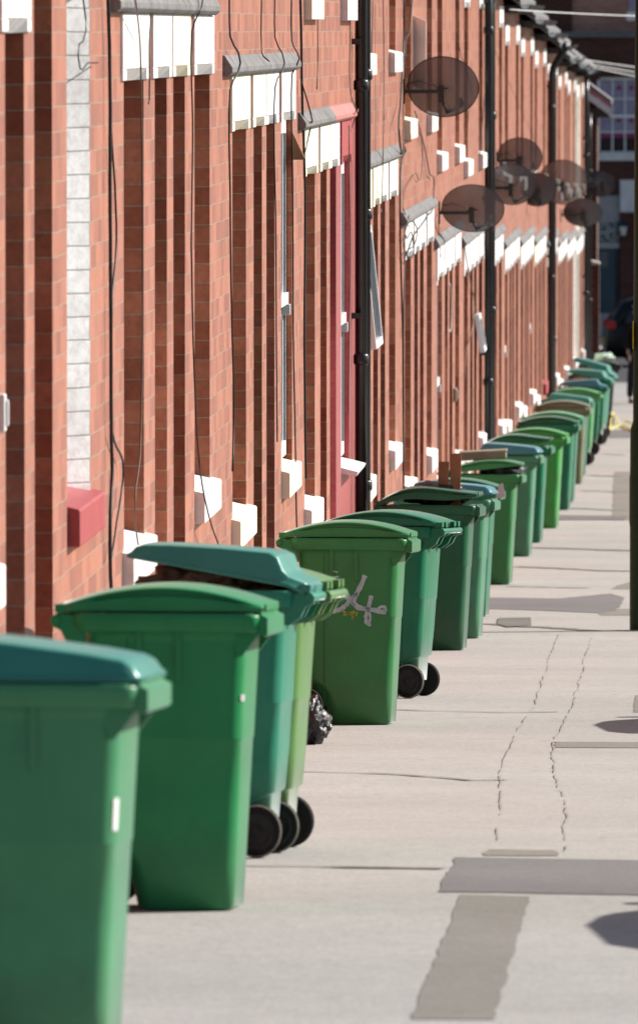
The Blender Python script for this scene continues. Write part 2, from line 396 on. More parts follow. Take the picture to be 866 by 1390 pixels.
def crack(pix, w, mat='joint', name='pavement_joint', jx=.012, jy=.06, dz=.005):
    pts = []
    P = [gpt(x, y) for x, y in pix]
    for p, q in zip(P, P[1:]):
        k = max(3, int((q - p).length / .12))
        for j in range(k): pts.append(p.lerp(q, j / k))
    pts.append(P[-1]); mb = MB(); n = len(pts); L1 = []; L2 = []
    for i, p in enumerate(pts):
        t = (pts[min(i + 1, n - 1)] - pts[max(i - 1, 0)]); t.z = 0; t.normalize(); s = Vector((-t.y, t.x, 0))
        ww = w * random.uniform(.35, 1.25)
        wander = mnoise.noise(p * 1.3) * 2.2 + mnoise.noise(p * 4.1) * .8
        c = p + Vector((wander * jx * (abs(t.y) + .2), wander * jy * abs(t.x), 0))
        for LL, sg in ((L1, 1), (L2, -1)):
            v = c + s * ww * sg; LL.append((v.x, v.y, gz(v.y) + dz))
    for i in range(n - 1):
        if name == 'pavement_crack' and mnoise.noise(pts[i] * 2.3) < -.22: continue
        mb.quad(L1[i], L1[i + 1], L2[i + 1], L2[i])
    return struct(mb, name, M[mat])
crack([(300, 1180), (430, 1182), (600, 1185)], .045)
crack([(400, 1050), (520, 1053), (640, 1062), (690, 1061)], .035)
crack([(520, 966), (680, 969), (760, 968)], .025)
crack([(660, 848), (740, 853), (800, 857), (905, 857)], .10)
crack([(690, 797), (800, 799)], .06); crack([(702, 770), (820, 775), (900, 776)], .10); crack([(722, 744), (800, 746), (900, 749)], .12)
crack([(770, 690), (850, 693)], .1); crack([(790, 666), (850, 668)], .1); crack([(800, 645), (850, 647)], .12); crack([(820, 616), (850, 617)], .14)
for seg in ([(677, 1150), (683, 1050), (700, 1000), (728, 960), (740, 920), (760, 862)],
            [(768, 1160), (770, 1100), (758, 1060), (752, 1010), (780, 960), (790, 920), (806, 860)],
            ):
    crack(seg, .0032, 'crack', jx=.007, jy=.0, name='pavement_crack')
ground_poly('concrete_and_shade_patch', [(862, 968), (864, 945), (900, 945), (900, 968)], M['brownpatch'], .0025, .006)

# ------------------------------------------------------------------ terrace: pairs of houses stepping down the hill
US = [28.85, 36.81, 44.77, 52.3, 60.2, 68.13, 75.5, 82.9, 90.3, 97.6, 104.8, 112.0, 119.5, 126.8, 134.0, 141.3]
US = [v * K for v in US]
UH = [.41, .07, -.22, -.56, -.92, -1.43, -1.78, -1.94, -2.12, -2.31, -2.45, -2.61, -2.80, -2.97, -3.10, -3.22]
UH = [v * K for v in UH]
OPN = {0: [('w', 0, 1.25 * K), ('d', 1.97 * K, 2.8 * K)], 1: [('d', 3.25 * K, 4.1 * K), ('w', 4.82 * K, 6.03 * K)]}
LINT = {0: [(-.2 * K, 1.45 * K), (1.72 * K, 2.98 * K)], 1: [(3.07 * K, 4.33 * K), (4.66 * K, 6.2 * K)]}
GRH = 'terraced houses stepping down the hill'
def mk_window(root, y0, y1, z0, z1, xf, name='window', top_light=False, curtain='net'):
    """sash window: white frame with meeting rail, glass, curtain behind; xf = face of the frame"""
    f = MB(); t = .075
    f.box(xf - .07, xf, y0, y0 + t, z0, z1); f.box(xf - .07, xf, y1 - t, y1, z0, z1)
    f.box(xf - .07, xf, y0 + t, y1 - t, z0, z0 + .09); f.box(xf - .07, xf, y0 + t, y1 - t, z1 - t, z1)
    zm = z0 + (z1 - z0) * .47
    f.box(xf - .055, xf + .018, y0 + t, y1 - t, zm - .035, zm + .035)
    # sash stiles, thinner and set back, with the lower sash deeper
    for a, b in ((z0 + .09, zm - .035), (zm + .035, z1 - t)):
        f.box(xf - .05, xf - .014, y0 + t, y0 + t + .05, a, b); f.box(xf - .05, xf - .014, y1 - t - .05, y1 - t, a, b)
    # sash horns
    for yy in (y0 + t, y1 - t - .05):
        f.box(xf - .04, xf + .03, yy, yy + .05, zm - .10, zm - .035)
    fr = wpart(f, name, M['upvc'], root, .004)
    g = MB(); g.box(xf - .046, xf - .036, y0 + t + .05, y1 - t - .05, z0 + .09, zm - .035)
    g.box(xf - .046, xf - .036, y0 + t + .05, y1 - t - .05, zm + .035, z1 - t)
    ob = g.build('glass', M['glass'], fr, origin=root.location); ob.location = (0, 0, 0)
    for a in ((y0 + t, y1 - t) if xf > WX - .08 else ()):
        k = MB(); k.box(xf - .012, xf + .002, a - .009, a + .009, z0 + .09, z1 - t)
        ob = k.build('gasket', M['upvcgrey'], fr, origin=root.location); ob.location = (0, 0, 0)
    return fr
def mk_door(root, y0, y1, z0, z1, xf, mat):
    f = MB(); t = .06
    f.box(xf - .08, xf, y0, y0 + t, z0, z1); f.box(xf - .08, xf, y1 - t, y1, z0, z1); f.box(xf - .08, xf, y0 + t, y1 - t, z1 - t, z1)
    zt = z0 + 2.0
    f.box(xf - .08, xf, y0 + t, y1 - t, zt, zt + .06)
    fr = wpart(f, 'door_frame', M['upvc'], root, .004)
    d = MB(); d.box(xf - .06, xf - .02, y0 + t, y1 - t, z0 + .02, zt)
    w = (y1 - y0 - 2 * t)
    for a, b in ((.12, .45), (.55, .88)):
        for c, e in ((.12, .75), (.95, 1.8)):
            d.box(xf - .02, xf - .01, y0 + t + a * w, y0 + t + b * w, z0 + c, z0 + e)
    dr = wpart(d, 'door', mat, root, .004)
    h = MB(); h.box(xf - .02, xf + .02, y1 - t - .1, y1 - t - .07, z0 + .95, z0 + 1.07)
    ob = h.build('handle', M['iron'], dr, origin=root.location); ob.location = (0, 0, 0)
    g = MB(); g.box(xf - .05, xf - .03, y0 + t, y1 - t, zt + .06, z1 - t)
    ob = g.build('fanlight', M['glass'], fr, origin=root.location); ob.location = (0, 0, 0)
def lintel_mb(y0, y1, z0, z1, oy0, oy1):
    """stone block with a stop-chamfer along the lower edge over the opening"""
    mb = MB(); xo = WX + .014; xb = WX - .10; c = .05
    mb.box(xb, xo, y0, y1, z0 + c, z1)
    mb.box(xb, xo, y0, oy0 + .002, z0, z0 + c - .0005); mb.box(xb, xo, oy1 - .002, y1, z0, z0 + c - .0005)
    # chamfered middle
    a0, a1 = oy0 + .003, oy1 - .003
    mb.add([(xo, a0, z0 + c), (xo, a1, z0 + c), (xo - c, a1 - .03, z0), (xo - c, a0 + .03, z0), (xb, a0 + .03, z0), (xb, a1 - .03, z0),
            (xo, a0, z0), (xo, a1, z0)],
           [(0, 1, 2, 3), (3, 2, 5, 4), (0, 3, 6), (1, 7, 2)])
    return mb
def sill_mb(y0, y1, z):
    mb = MB()
    mb.prism_y([(WX - .16, z + .05), (WX - .16, z - .08), (WX - .01, z - .15), (WX + .052, z - .15), (WX + .052, z)][::-1], y0, y1)
    return mb
SILL = {  # lower sill colours (A window, B window), lintel colours of the four openings, upper sills
    0: ('white', 'redsill', ['white', 'white', 'white', 'white'], ('white', 'white')),
    1: ('white', 'white', ['white', 'white', 'cream', 'white'], ('white', 'white')),
    2: ('cream', 'cream', ['cream', 'cream', 'white', 'white'], ('cream', 'white')),
    3: ('white', 'upvc', ['cream', 'cream', 'white', 'redsill'], ('cream', 'white')),
    4: ('cream', 'white', ['cream', 'cream', 'white', 'white'], ('cream', 'white')),
    5: ('cream', 'white', ['white', 'white', 'greyw', 'greyw'], ('cream', 'white')),
    6: ('white', 'stoneblock', ['white', 'white', 'white', 'white'], ('white', 'white')),
    7: ('stoneblock', 'white', ['white', 'white', 'white', 'white'], ('white', 'white')),
}
HL = {
 (0, 0): 'brick house at the very left with a rounded white sill near the nearest bin',
 (0, 1): 'brick house with a dull red window sill and a white painted reveal beside it',
 (1, 0): 'brick house with chipped white sill behind the open teal lidded bin and black cable',
 (1, 1): 'brick house with square white sill behind the half open bin under the first grey hood',
 (2, 0): 'brick house with large cream sill low behind the half open bin',
 (2, 1): 'brick house with cream sill under a long white sash frame, beside the red house',
 (3, 0): 'brick house with square white sill just left of the red painted masonry',
 (3, 1): 'house painted red round its window, with a half red hood, beside the nearest downpipes',
 (4, 0): 'brick house with an open white window just beyond the nearest twin downpipe',
 (4, 1): 'brick house with chunky white sill beyond the nearest downpipe, under the large near dish',
 (5, 0): 'brick house under a hood with tangled cables hanging over its lintel',
 (5, 1): 'brick house between the tangled cables and the tall white window strip',
 (6, 0): 'brick house with tall narrow white window strip under the second large dish',
 (6, 1): 'brick house right of the tall white window strip with stone lintels',
 (7, 0): 'brick house second before the middle downpipe with a loose white frame',
 (7, 1): 'brick house right beside the near side of the middle black downpipe',
 (8, 0): 'brick house right behind the middle black downpipe',
 (8, 1): 'second brick house beyond the middle black downpipe',
 (9, 0): 'third brick house beyond the middle downpipe, with pale window strip',
 (9, 1): 'fourth brick house beyond the middle downpipe',
 (10, 0): 'fifth brick house beyond the middle downpipe, below the overlapping dishes',
 (10, 1): 'sixth brick house beyond the middle downpipe',
 (11, 0): 'seventh brick house beyond the middle downpipe, with stained lintel',
 (11, 1): 'brick house right before the far black downpipe',
 (12, 0): 'brick house just past the far black downpipe',
 (12, 1): 'second brick house past the far black downpipe',
 (13, 0): 'brick house with yellowed lintel third past the far downpipe',
 (13, 1): 'fourth brick house past the far downpipe with pale lintel',
 (14, 0): 'brick house just left of the white painted reveals near the end of the row',
 (14, 1): 'house with white painted window reveal near the end of the row',
 (15, 0): 'cream painted house near the end of the terrace',
 (15, 1): 'last stepped brick house of the row, before the end building',
}
def build_house(u, h):
    U, H = US[u], UH[u]
    y0 = US[u] - .85 * K if h == 0 else U + 3.03 * K
    nxt = US[u + 1] - .85 * K if u + 1 < len(US) else U + 6.9 * K
    y1 = U + 3.03 * K if h == 0 else nxt
    zb = gz(y1) - .3; ze = H + (2.60 + random.uniform(-.03, .03)) * K
    root = thing('terraced_house', HL[(u, h)], 'house', (WX - .3, (y0 + y1) / 2, gz((y0 + y1) / 2)), group=GRH)
    cfg = SILL.get(u, ('white', 'white', ['white'] * 4, ('white', 'white')))
    if u == 13: cfg = ('white', 'white', ['greyw', 'cream', 'greyw', 'white'], ('white', 'white'))
    if u == 11: cfg = ('white', 'redsill', ['cream', 'greyw', 'white', 'white'], ('white', 'white'))
    zl = H - .27 * K; zs = H - (2.17 * K if u < 4 else (2.057 * K if u == 4 else (1.952 * K if u < 8 else (1.971 * K if u == 8 else 1.885 * K))))                       # lintel bottom, sill top
    zus, zul = H + .76 * K, H + 2.15 * K
    opens = []
    for kind, a, b in OPN[h]:
        a, b = U + a, U + b
        if kind == 'w': opens.append((a, b, zs + .002, zl + .046, 'w')); opens.append((a - .02, b + .02, zus + .002, zul + .046, 'u'))
        else: opens.append((a, b, gz(a) + .12, zl + .046, 'd'))
    # wall with real openings
    Yb = sorted({y0, y1, *[o[0] for o in opens], *[o[1] for o in opens], *([U + 4.28 * K] if (u, h) == (3, 1) else [])})
    Zb = sorted({zb, ze, *[o[2] for o in opens], *[o[3] for o in opens], *([H - .001] if (u, h) == (3, 1) else [])})
    w = MB()
    op = lambda a, z: any(o[0] - 1e-4 < a < o[1] + 1e-4 and o[2] - 1e-4 < z < o[3] + 1e-4 for o in opens)
    red = lambda a, z: (u, h) == (3, 1) and a > U + 3.5 and z < H
    for i in range(len(Yb) - 1):
        for j in range(len(Zb) - 1):
            a, b, c, d = Yb[i], Yb[i + 1], Zb[j], Zb[j + 1]
            if not op((a + b) / 2, (c + d) / 2):
                w.cur = 1 if red((a + b) / 2, (c + d) / 2) else (2 if u == 15 and h == 0 else 0)
                w.quad((WX, a, c), (WX, b, c), (WX, b, d), (WX, a, d))
    D = WX - .22
    for a, b, c, d, k in opens:
        pm = 2 if u == 15 and h == 0 else 0
        w.cur = pm; w.quad((WX, a, c), (D, a, c), (D, a, d), (WX, a, d))
        w.cur = 3 if (u, h) in ((0, 1), (14, 1)) and k == 'w' else (1 if (u, h) == (3, 1) else pm)
        if w.cur == 3:      # painted reveal, its splay shaped to catch the sun and look bright
            e = .10
            w.quad((WX, b, c), (WX - e, b - e, c), (WX - e, b - e, d), (WX, b, d)); w.quad((WX - e, b - e, c), (D, b - e, c), (D, b - e, d), (WX - e, b - e, d))
        else: w.quad((WX, b, c), (D, b, c), (D, b, d), (WX, b, d))
        w.cur = pm
        w.quad((WX, a, d), (D, a, d), (D, b, d), (WX, b, d)); w.quad((WX, a, c), (D, a, c), (D, b, c), (WX, b, c))
    w.cur = 0
    # gable ends, back, inner lining
    pitch = .72; xr = WX - 4.2; zr = ze + .05 + 4.2 * pitch; xbk = WX - 8.4
    for yy in (y0 + .002, y1 - .002):
        w.add([(WX, yy, zb), (xbk, yy, zb), (xbk, yy, ze), (xr, yy, zr), (WX, yy, ze)], [(0, 1, 2, 3, 4)])
    w.quad((xbk, y0, zb), (xbk, y1, zb), (xbk, y1, ze), (xbk, y0, ze))
    wpart(w, 'wall', [M['brick'], M['red_paint'], M['cream_brick'], M['white_brick']], root)
    # roof with overhanging eave, slates slightly thick, mortar verge
    r = MB(); ov = .20; t = .05
    ex = WX + ov; ez = ze - ov * pitch + .13
    r.prism_y([(ex, ez), (xr, zr + .15), (xr, zr + .15 + t), (ex, ez + t)], y0 - .04, y1 + .04)
    r.prism_y([(xbk - ov, ez), (xr, zr + .149), (xr, zr + .149 + t), (xbk - ov, ez + t)], y0 - .04, y1 + .04)
    rf = wpart(r, 'roof', M['slate'], root)
    v = MB()
    for yy in (y0 - .045,):
        v.prism_y([(ex + .004, ez - .03), (xr, zr + .12), (xr, zr + .149), (ex + .004, ez - .001)], yy - .01, yy + .09)
    ob = v.build('verge', M['mortarverge'], rf, origin=root.location); ob.location = (0, 0, 0)
    s = MB(); s.box(WX - .01, ex - .03, y0, y1, ez - .10, ez - .02)
    wpart(s, 'soffit', M['timber'], root)
    g = MB(); n = 8; gx, gzz = ex + .05, ez - .005; rr = .062
    pr = [(gx + rr * math.cos(math.pi + math.pi * k / n), gzz + rr * math.sin(math.pi + math.pi * k / n)) for k in range(n + 1)]
    pr += [(gx + (rr - .008) * math.cos(2 * math.pi - math.pi * k / n), gzz + (rr - .008) * math.sin(2 * math.pi - math.pi * k / n)) for k in range(n + 1)]
    g.prism_y(pr, y0, y1); wpart(g, 'gutter', M['iron'], root)
    # hood mould running over the whole pair, half per house
    hd = MB()
    ha, hb = (U - .85 * K, U + 3.03 * K) if h == 0 else (U + 3.03 * K, U + 6.1 * K)
    prof = [(WX - .02, H), (WX + .03, H), (WX + .052, H + .02), (WX + .052, H + .045), (WX + .012, H + .108), (WX - .02, H + .11)]
    hd.prism_y(prof, ha, hb)
    wpart(hd, 'hood_mould', M['pinkstone'] if (u, h) == (3, 1) else M['stone'], root, .006)
    # lintels
    for i, ((la, lb), (kind, a, b)) in enumerate(zip(LINT[h], OPN[h])):
        cm = cfg[2][h * 2 + i]
        bot = zl + .004 if (u, h, i) == (0, 0, 1) else 0
        lm = lintel_mb(U + la, U + lb, zl - .003 - bot, H + .0, U + a, U + b)
        wpart(lm, 'lintel', M[cm], root, .005)
    wy = [(a, b) for k, a, b in OPN[h] if k == 'w'][0]
    wpart(lintel_mb(U + wy[0] - .2, U + wy[1] + .2, zul - .003, zul + .24, U + wy[0] - .02, U + wy[1] + .02), 'lintel', M['white'], root, .005)
    # sills
    scm = cfg[h]
    if scm == 'upvc':
        s = MB(); s.prism_y([(WX - .16, zs + .05), (WX - .16, zs - .0), (WX + .10, zs - .05), (WX + .115, zs - .02)][::-1], U + wy[0] + .05, U + wy[1] + .02)
        wpart(s, 'sill', M['white'], root, .004)
    else:
        wpart(sill_mb(U + wy[0] + (.0 if h else -.12), U + wy[1] + .13, zs), 'sill', M[scm], root, .008)
    wpart(sill_mb(U + wy[0] - .12, U + wy[1] + .13, zus), 'sill', M[cfg[3][h]], root, .006)
    # windows and door in the reveals
    shallow = (u, h) in ((2, 1), (3, 1), (6, 0), (9, 0), (10, 1))
    for a, b, c, d, k in opens:
        if k == 'w': mk_window(root, a + .002, b - .002, c + .045, d - .054, WX - (.035 if shallow else .12))
        elif k == 'u': mk_window(root, a + .002, b - .002, c + .045, d - .054, WX - .12, 'upper_window')
        else: mk_door(root, a + .002, b - .002, c, d - .054, WX - .12, DOORS[(u * 2 + h) % 5])
    # step at the door
    kd = [o for o in opens if o[4] == 'd'][0]
    s = MB(); s.box(WX - .2, WX + .10, kd[0] - .08, kd[1] + .08, gz(kd[1]) - .15, kd[2] + .004); wpart(s, 'step', M['stoneblock'], root, .008)
    return root
houses = {}
for u in range(len(US)):
    for h in (0, 1): houses[(u, h)] = build_house(u, h)

# opened casements (parts of their houses)
def open_sash(root, y0, y1, ztop, h, ang, x):
    """top-hung sash pushed out at the bottom"""
    f = MB(); t = .055
    def P(y, d, o): return (x + math.sin(ang) * d + math.cos(ang) * o, y, ztop - math.cos(ang) * d + math.sin(ang) * o)
    def slab(ya, yb, da, db, o0, o1):
        vs = [P(y, d, o) for o in (o0, o1) for y, d in ((ya, da), (yb, da), (yb, db), (ya, db))]
        f.add(vs, [(0, 1, 2, 3), (4, 7, 6, 5), (0, 4, 5, 1), (1, 5, 6, 2), (2, 6, 7, 3), (3, 7, 4, 0)])
    slab(y0, y0 + t, 0, h, 0, .05); slab(y1 - t, y1, 0, h, 0, .05); slab(y0 + t, y1 - t, 0, t, 0, .05); slab(y0 + t, y1 - t, h - t, h, 0, .05)
    fr = wpart(f, 'open_sash', M['upvc'], root, .003)
    f = MB(); slab(y0 + t, y1 - t, t, h - t, .02, .03)
    ob = f.build('glass', M['glass'], fr, origin=root.location); ob.location = (0, 0, 0)
open_sash(houses[(4, 0)], 60.25 * K, 61.4 * K, -1.30 * K, .80 * K, R(5.8), WX - .03)
open_sash(houses[(7, 1)], 86.5 * K, 87.2 * K, -2.68 * K, .36 * K, R(9), WX - .01)
# upstairs casement swung out over the street
r5 = houses[(5, 0)]
mb = MB(); y0 = 69.6 * K
mb.add([(WX + .005, y0 + .06, -.45), (WX + .115, y0, -.50), (WX + .115, y0, .075), (WX + .005, y0 + .06, .125),
        (WX + .005, y0 + .10, -.45), (WX + .115, y0 + .04, -.50), (WX + .115, y0 + .04, .075), (WX + .005, y0 + .10, .125)],
       [(0, 1, 2, 3), (4, 7, 6, 5), (0, 4, 5, 1), (1, 5, 6, 2), (2, 6, 7, 3), (3, 7, 4, 0)])
wpart(mb, 'open_casement', M['upvc'], r5, .004)

# ------------------------------------------------------------------ downpipes
def downpipe(ys, ztop, label, collars, swan=False):
    ys = [v * K for v in ys]; ztop *= K; collars = [v * K for v in collars]
    root = thing('downpipe', label, 'drainpipe', (WX + .065, ys[0], gz(ys[0])), group='black downpipes on the terrace')
    for i, y in enumerate(ys):
        mb = MB(); mb.smooth = True; xc = WX + .065; r = .042
        path = [(xc, y, gz(y)), (xc, y, ztop - .45)]
        if swan: path += [(xc + .02, y, ztop - .35), (xc + .16, y, ztop - .12), (xc + .20, y, ztop - .02)]
        else: path += [(xc, y, ztop)]
        mb.tube(path, r, 16); wpart(mb, 'pipe', M['iron'], root)
        for k, z in enumerate(collars):
            z = z - i * .9
            mb = MB(); mb.smooth = True; mb.tube([(xc, y, z - .04), (xc, y, z - .025), (xc, y, z + .025), (xc, y, z + .04)], [r + .003, r + .012, r + .012, r + .003], 16)
            wpart(mb, 'collar', M['iron'], root)
            mb = MB(); mb.box(WX - .01, xc, y - .07, y + .07, z + .28, z + .32); wpart(mb, 'bracket', M['iron'], root)
downpipe([58.7, 59.25], 1.9, 'nearest pair of black downpipes, beside the red painted house', [.55, -.35, -2.1])
downpipe([88.9, 89.9], .55, 'pair of black downpipes in the middle of the row behind dishes', [.0, -1.9, -3.4])
downpipe([119.1, 120.3], -.15, 'far pair of black downpipes above the olive bin', [-1.0, -3.2, -5.0], True)
downpipe([146.9], -.75, 'thin black downpipe beside the cream painted house', [-2.0, -4.2])
downpipe([149.9], -1.35, 'last black downpipe at the end of the terrace', [-2.3, -4.4])

# ------------------------------------------------------------------ cables on the wall
def cable(pix, label, r=.006, mat='cable', off=.024, hood=()):
    pts = []
    for i, (x, y) in enumerate(pix):
        pts.append(wpt(x, y, .07 if i in hood else off + random.uniform(0, .004)))
    # smooth a little
    out = [pts[0]]
    for i in range(len(pts) - 1):
        a, b = pts[i], pts[i + 1]; l = (b - a).length
        t0 = (pts[i + 1] - pts[max(i - 1, 0)]).normalized() * l * .28; t1 = (pts[min(i + 2, len(pts) - 1)] - a).normalized() * l * .28
        k = max(3, int(l / .12))
        for j in range(1, k + 1):
            t = j / k; p = a * (1 - t) ** 3 + (a + t0) * 3 * t * (1 - t) ** 2 + (b - t1) * 3 * t * t * (1 - t) + b * t ** 3
            if j < k: p.y += .05 * mnoise.noise(Vector((p.z * 1.7, p.y, r * 900))); p.x = max(p.x, WX + .012)
            out.append(p)
    mb = MB(); mb.smooth = True; mb.tube(out, r * .85, 6)
    return tag(mb.build('cable', M[mat], origin=out[-1]), label, 'cable', 'cables running down the brick fronts')
cable([(147, -30), (149, 60), (150, 150), (150, 330), (151, 590), (152, 640), (149, 720), (151, 812)], 'thick black cable running down just right of the white painted reveal', .010)
cable([(148, -30), (150, 160), (156, 250), (158, 330), (152, 400), (151, 520), (152, 588), (166, 625), (167, 650), (158, 710), (150, 760)], 'looping black cable crossing the thick one beside the red sill', .006)
cable([(183, -10), (186, 12), (191, 70), (192, 150), (194, 300), (193, 480), (190, 620), (183, 690), (192, 760), (200, 790)], 'thin cable hanging in front of the first white lintel block', .0045, 'cablebrown', hood=(0, 1))
cable([(276, -20), (274, 10), (261, 42), (262, 160), (260, 330), (266, 560), (272, 640), (281, 690), (298, 745)], 'thin dark cable running down over the square white sill', .005, hood=(1, 7, 8))
cable([(206, 20), (203, 60), (203, 130), (202, 140)], 'short cable end hanging between the first two white lintels', .004)
cable([(112, -10), (117, 40), (106, 75), (120, 84), (133, 84)], 'short stray black cable end above the white painted reveal', .004)
cable([(312, -20), (313, 48), (327, 84), (313, 122), (313, 260), (315, 420), (318, 560), (316, 640)], 'black cable bending over the near end of the second hood', .006, hood=(2,))
cable([(356, -20), (356, 70), (366, 82)], 'short black cable ending on the middle of the second hood', .005, hood=(2,))
cable([(374, -20), (374, 50), (387, 84), (374, 118), (375, 320), (377, 600)], 'black cable bending over the second hood right of its middle', .005, hood=(2,))
cable([(397, -20), (397, 55), (407, 78), (397, 100), (398, 240), (399, 470), (404, 730)], 'black cable at the far end of the second hood', .006, hood=(2,))
cable([(408, -20), (410, 60), (411, 130), (415, 260), (414, 480), (416, 650)], 'bundled black cables right of the second hood', .009)
cable([(410, 110), (424, 160), (420, 182), (415, 205)], 'black cable bending over the third hood above the wooden triangle', .006, hood=(1,))
cable([(477, -10), (476, 120), (484, 148), (481, 165), (475, 180), (476, 330), (474, 560)], 'cable bending over the half red hood beside the downpipe', .005, 'cablebrown', hood=(2,))
cable([(521, -10), (522, 100), (521, 205), (519, 280), (518, 288)], 'thin cable down the bricks between the downpipe and the near dish', .005, 'cablebrown', hood=(2,))
cable([(549, -10), (549, 55), (545, 130), (543, 185), (551, 203), (545, 225), (544, 310), (548, 480), (549, 700)], 'black cable bundle left of the large near dish', .010, hood=(3,))
cable([(561, -10), (557, 40), (551, 62), (550, 128)], 'black cable from above to the bracket of the near dish', .007)
cable([(564, 150), (575, 190), (584, 235), (590, 258), (582, 290), (562, 320), (553, 345)], 'long loose cable curving below the near dish to the tangle', .006)
cable([(567, 170), (574, 218), (564, 234), (549, 262), (548, 282), (558, 300)], 'brown cable looping above the tangled cables', .005, 'cablebrown')
cable([(556, 292), (551, 318), (562, 330), (553, 342), (567, 318), (560, 300), (549, 325), (554, 350)], 'tangle of black cables hanging over the white lintel', .006, off=.05)
cable([(551, 345), (549, 420), (549, 560), (548, 640)], 'black cable dropping from the tangle to the ground', .006)
cable([(594, 290), (592, 305), (601, 322)], 'short black cable from the second dish to the hood', .005, hood=(2,))
cable([(609, 380), (614, 420), (609, 448)], 'looping pale cable beside the tall white window strip', .005, 'wirepale')
cable([(631, 330), (640, 385), (645, 420), (632, 500), (634, 600)], 'thin cable swinging across bricks left of the middle downpipe', .007, 'cablebrown')
cable([(622, -10), (624, 60), (640, 120), (636, 165)], 'thin cable on the bricks right of the near dish', .005, 'cablebrown')
cable([(655, -10), (662, 40), (660, 110), (652, 210)], 'thin black cable left of the middle downpipe upstairs', .006)
cable([(430, -20), (432, 60), (431, 120)], 'faint thin cable on the bricks above the third hood', .004, 'cablebrown')

# small things fixed on the wall
def wall_box(px0, px1, py0, py1, dep, name, label, cat, mat, dy=.25):
    a = wpt(px0, py0); b = wpt(px0, py1)
    mb = MB(); mb.box(WX - .005, WX + dep, a.y, a.y + dy, b.z, a.z)
    mb.box(WX + dep, WX + dep + .012, a.y + .03, a.y + dy - .03, b.z + .02, a.z - .02)
    return tag(mb.build(name, M[mat], bevel=.006, origin=(WX, a.y, b.z)), label, cat)
wall_box(-6, 8, 536, 588, .03, 'junction_box', 'small grey white box on the brick pier at the left edge', 'junction box', 'greyw', .08)
wall_box(616, 620, 527, 545, .03, 'entry_panel', 'small brown and white entry panel on bricks left of the middle downpipe', 'entry panel', 'palewood')
a = wpt(401, 178)
mb = MB(); mb.prism_y([(WX + .0, -.55 * K), (WX + .078, -.705 * K), (WX + .062, -.715 * K), (WX, -.715 * K)], 50.75 * K, 50.80 * K)
tag(mb.build('wooden_bracket', M['wood'], bevel=.003, origin=(WX, 50.75 * K, -.7)), 'brown triangular wooden bracket sticking out under the third hood', 'bracket')
for px, py, nm in ((406, 505, 'a'), (394, 398, 'b')):
    pass

# ------------------------------------------------------------------ satellite dishes
def dish(px, py, y, w, h, mat, label, arm_y=0.0, tilt=8, yaw=12):
    y *= K; w *= K; h *= K; s = F / y; cx = (px - VX) / s; cz = (VY - py) / s
    root = thing('satellite_dish', label, 'satellite dish', (WX, y - .1, cz - .03), group='satellite dishes on the terrace')
    # bowl: hollow side towards +y (away from the camera)
    mb = MB(); mb.smooth = True; rings = []; nr, na = 7, 36
    Rm = Matrix.Rotation(R(-yaw), 3, 'Z') @ Matrix.Rotation(R(tilt), 3, 'X')
    c = Vector((cx, y, cz))
    def pt(i, k, off):
        q = i / nr; a = 2 * math.pi * k / na
        v = Vector((q * w / 2 * math.cos(a), off + .055 * q * q, q * h / 2 * math.sin(a)))
        return c + Rm @ v
    verts = [c + Rm @ Vector((0, 0, 0))]; faces = []
    for i in range(1, nr + 1):
        for k in range(na): verts.append(pt(i, k, 0))
    for k in range(na):
        faces.append((0, 1 + k, 1 + (k + 1) % na))
        for i in range(nr - 1):
            b0 = 1 + i * na; b1 = b0 + na
            faces.append((b0 + k, b1 + k, b1 + (k + 1) % na, b0 + (k + 1) % na))
    mb.add(verts, faces); bowl = wpart(mb, 'reflector', M[mat], root)
    mb = MB(); mb.smooth = True
    rim = [pt(nr, k, 0) for k in range(na)]
    mb.tube(rim + [rim[0]], .004, 6, False)
    ob = mb.build('rim', M['hub'], bowl, origin=root.location); ob.location = (0, 0, 0)
    # wall plate, arm with a cranked clamp
    mb = MB(); mb.box(WX - .003, WX + .012, y - .22, y - .06, cz - .13, cz + .07); wpart(mb, 'wall_plate', M['iron'], root, .003)
    mb = MB(); mb.box(WX + .012, cx + .01, y - .115, y - .085, cz - .045, cz - .015)
    mb.box(cx - .022, cx + .022, y - .10, y - .01, cz - .12, cz + .02); mb.box(cx - .03, cx + .055, y - .06, y - .045, cz - .012, cz + .0)
    wpart(mb, 'bracket_arm', M['iron'], root, .003)
    # feed arm under the bowl with the receiver head on its end
    mb = MB(); mb.smooth = True
    base = c + Rm @ Vector((.04, -.01, -h * .30)); tip = c + Rm @ Vector((.07, .36, -h * .42))
    mb.tube([c + Rm @ Vector((0, -.03, -.06)), base + Vector((0, -.02, -.05)), tip], .013, 8); wpart(mb, 'feed_arm', M['iron'], root)
    mb = MB(); mb.smooth = True; mb.tube([tip + Vector((0, .03, .02)), tip + Vector((0, -.02, .03)), tip + Vector((0, -.08, .05))], [.025, .03, .022], 12)
    wpart(mb, 'receiver_head', M['iron'], root)
    mb = MB(); mb.smooth = True
    lo = [Vector((WX + .02, y - .13, cz - .03)), Vector((WX + .03, y - .14, cz + .03)), Vector((WX + .12, y - .13, cz + .055)), Vector((cx - .05, y - .12, cz + .02)), Vector((cx, y - .1, cz - .03))]
    mb.tube(lo, .005, 6); wpart(mb, 'lead', M['cable'], root)
    return root
dish(600, 118, 67.9, .54, .45, 'dish', 'largest dark mesh satellite dish, nearest the camera by the white boards')
dish(641, 283, 76.0, .53, .395, 'dish', 'dark mesh satellite dish just above the ground floor hoods')
dish(705, 213, 94.2, .47, .40, 'dish', 'mesh satellite dish topmost of the cluster beyond the middle downpipe')
dish(694, 250, 90.6, .49, .41, 'dish', 'mesh satellite dish overlapping the middle downpipe')
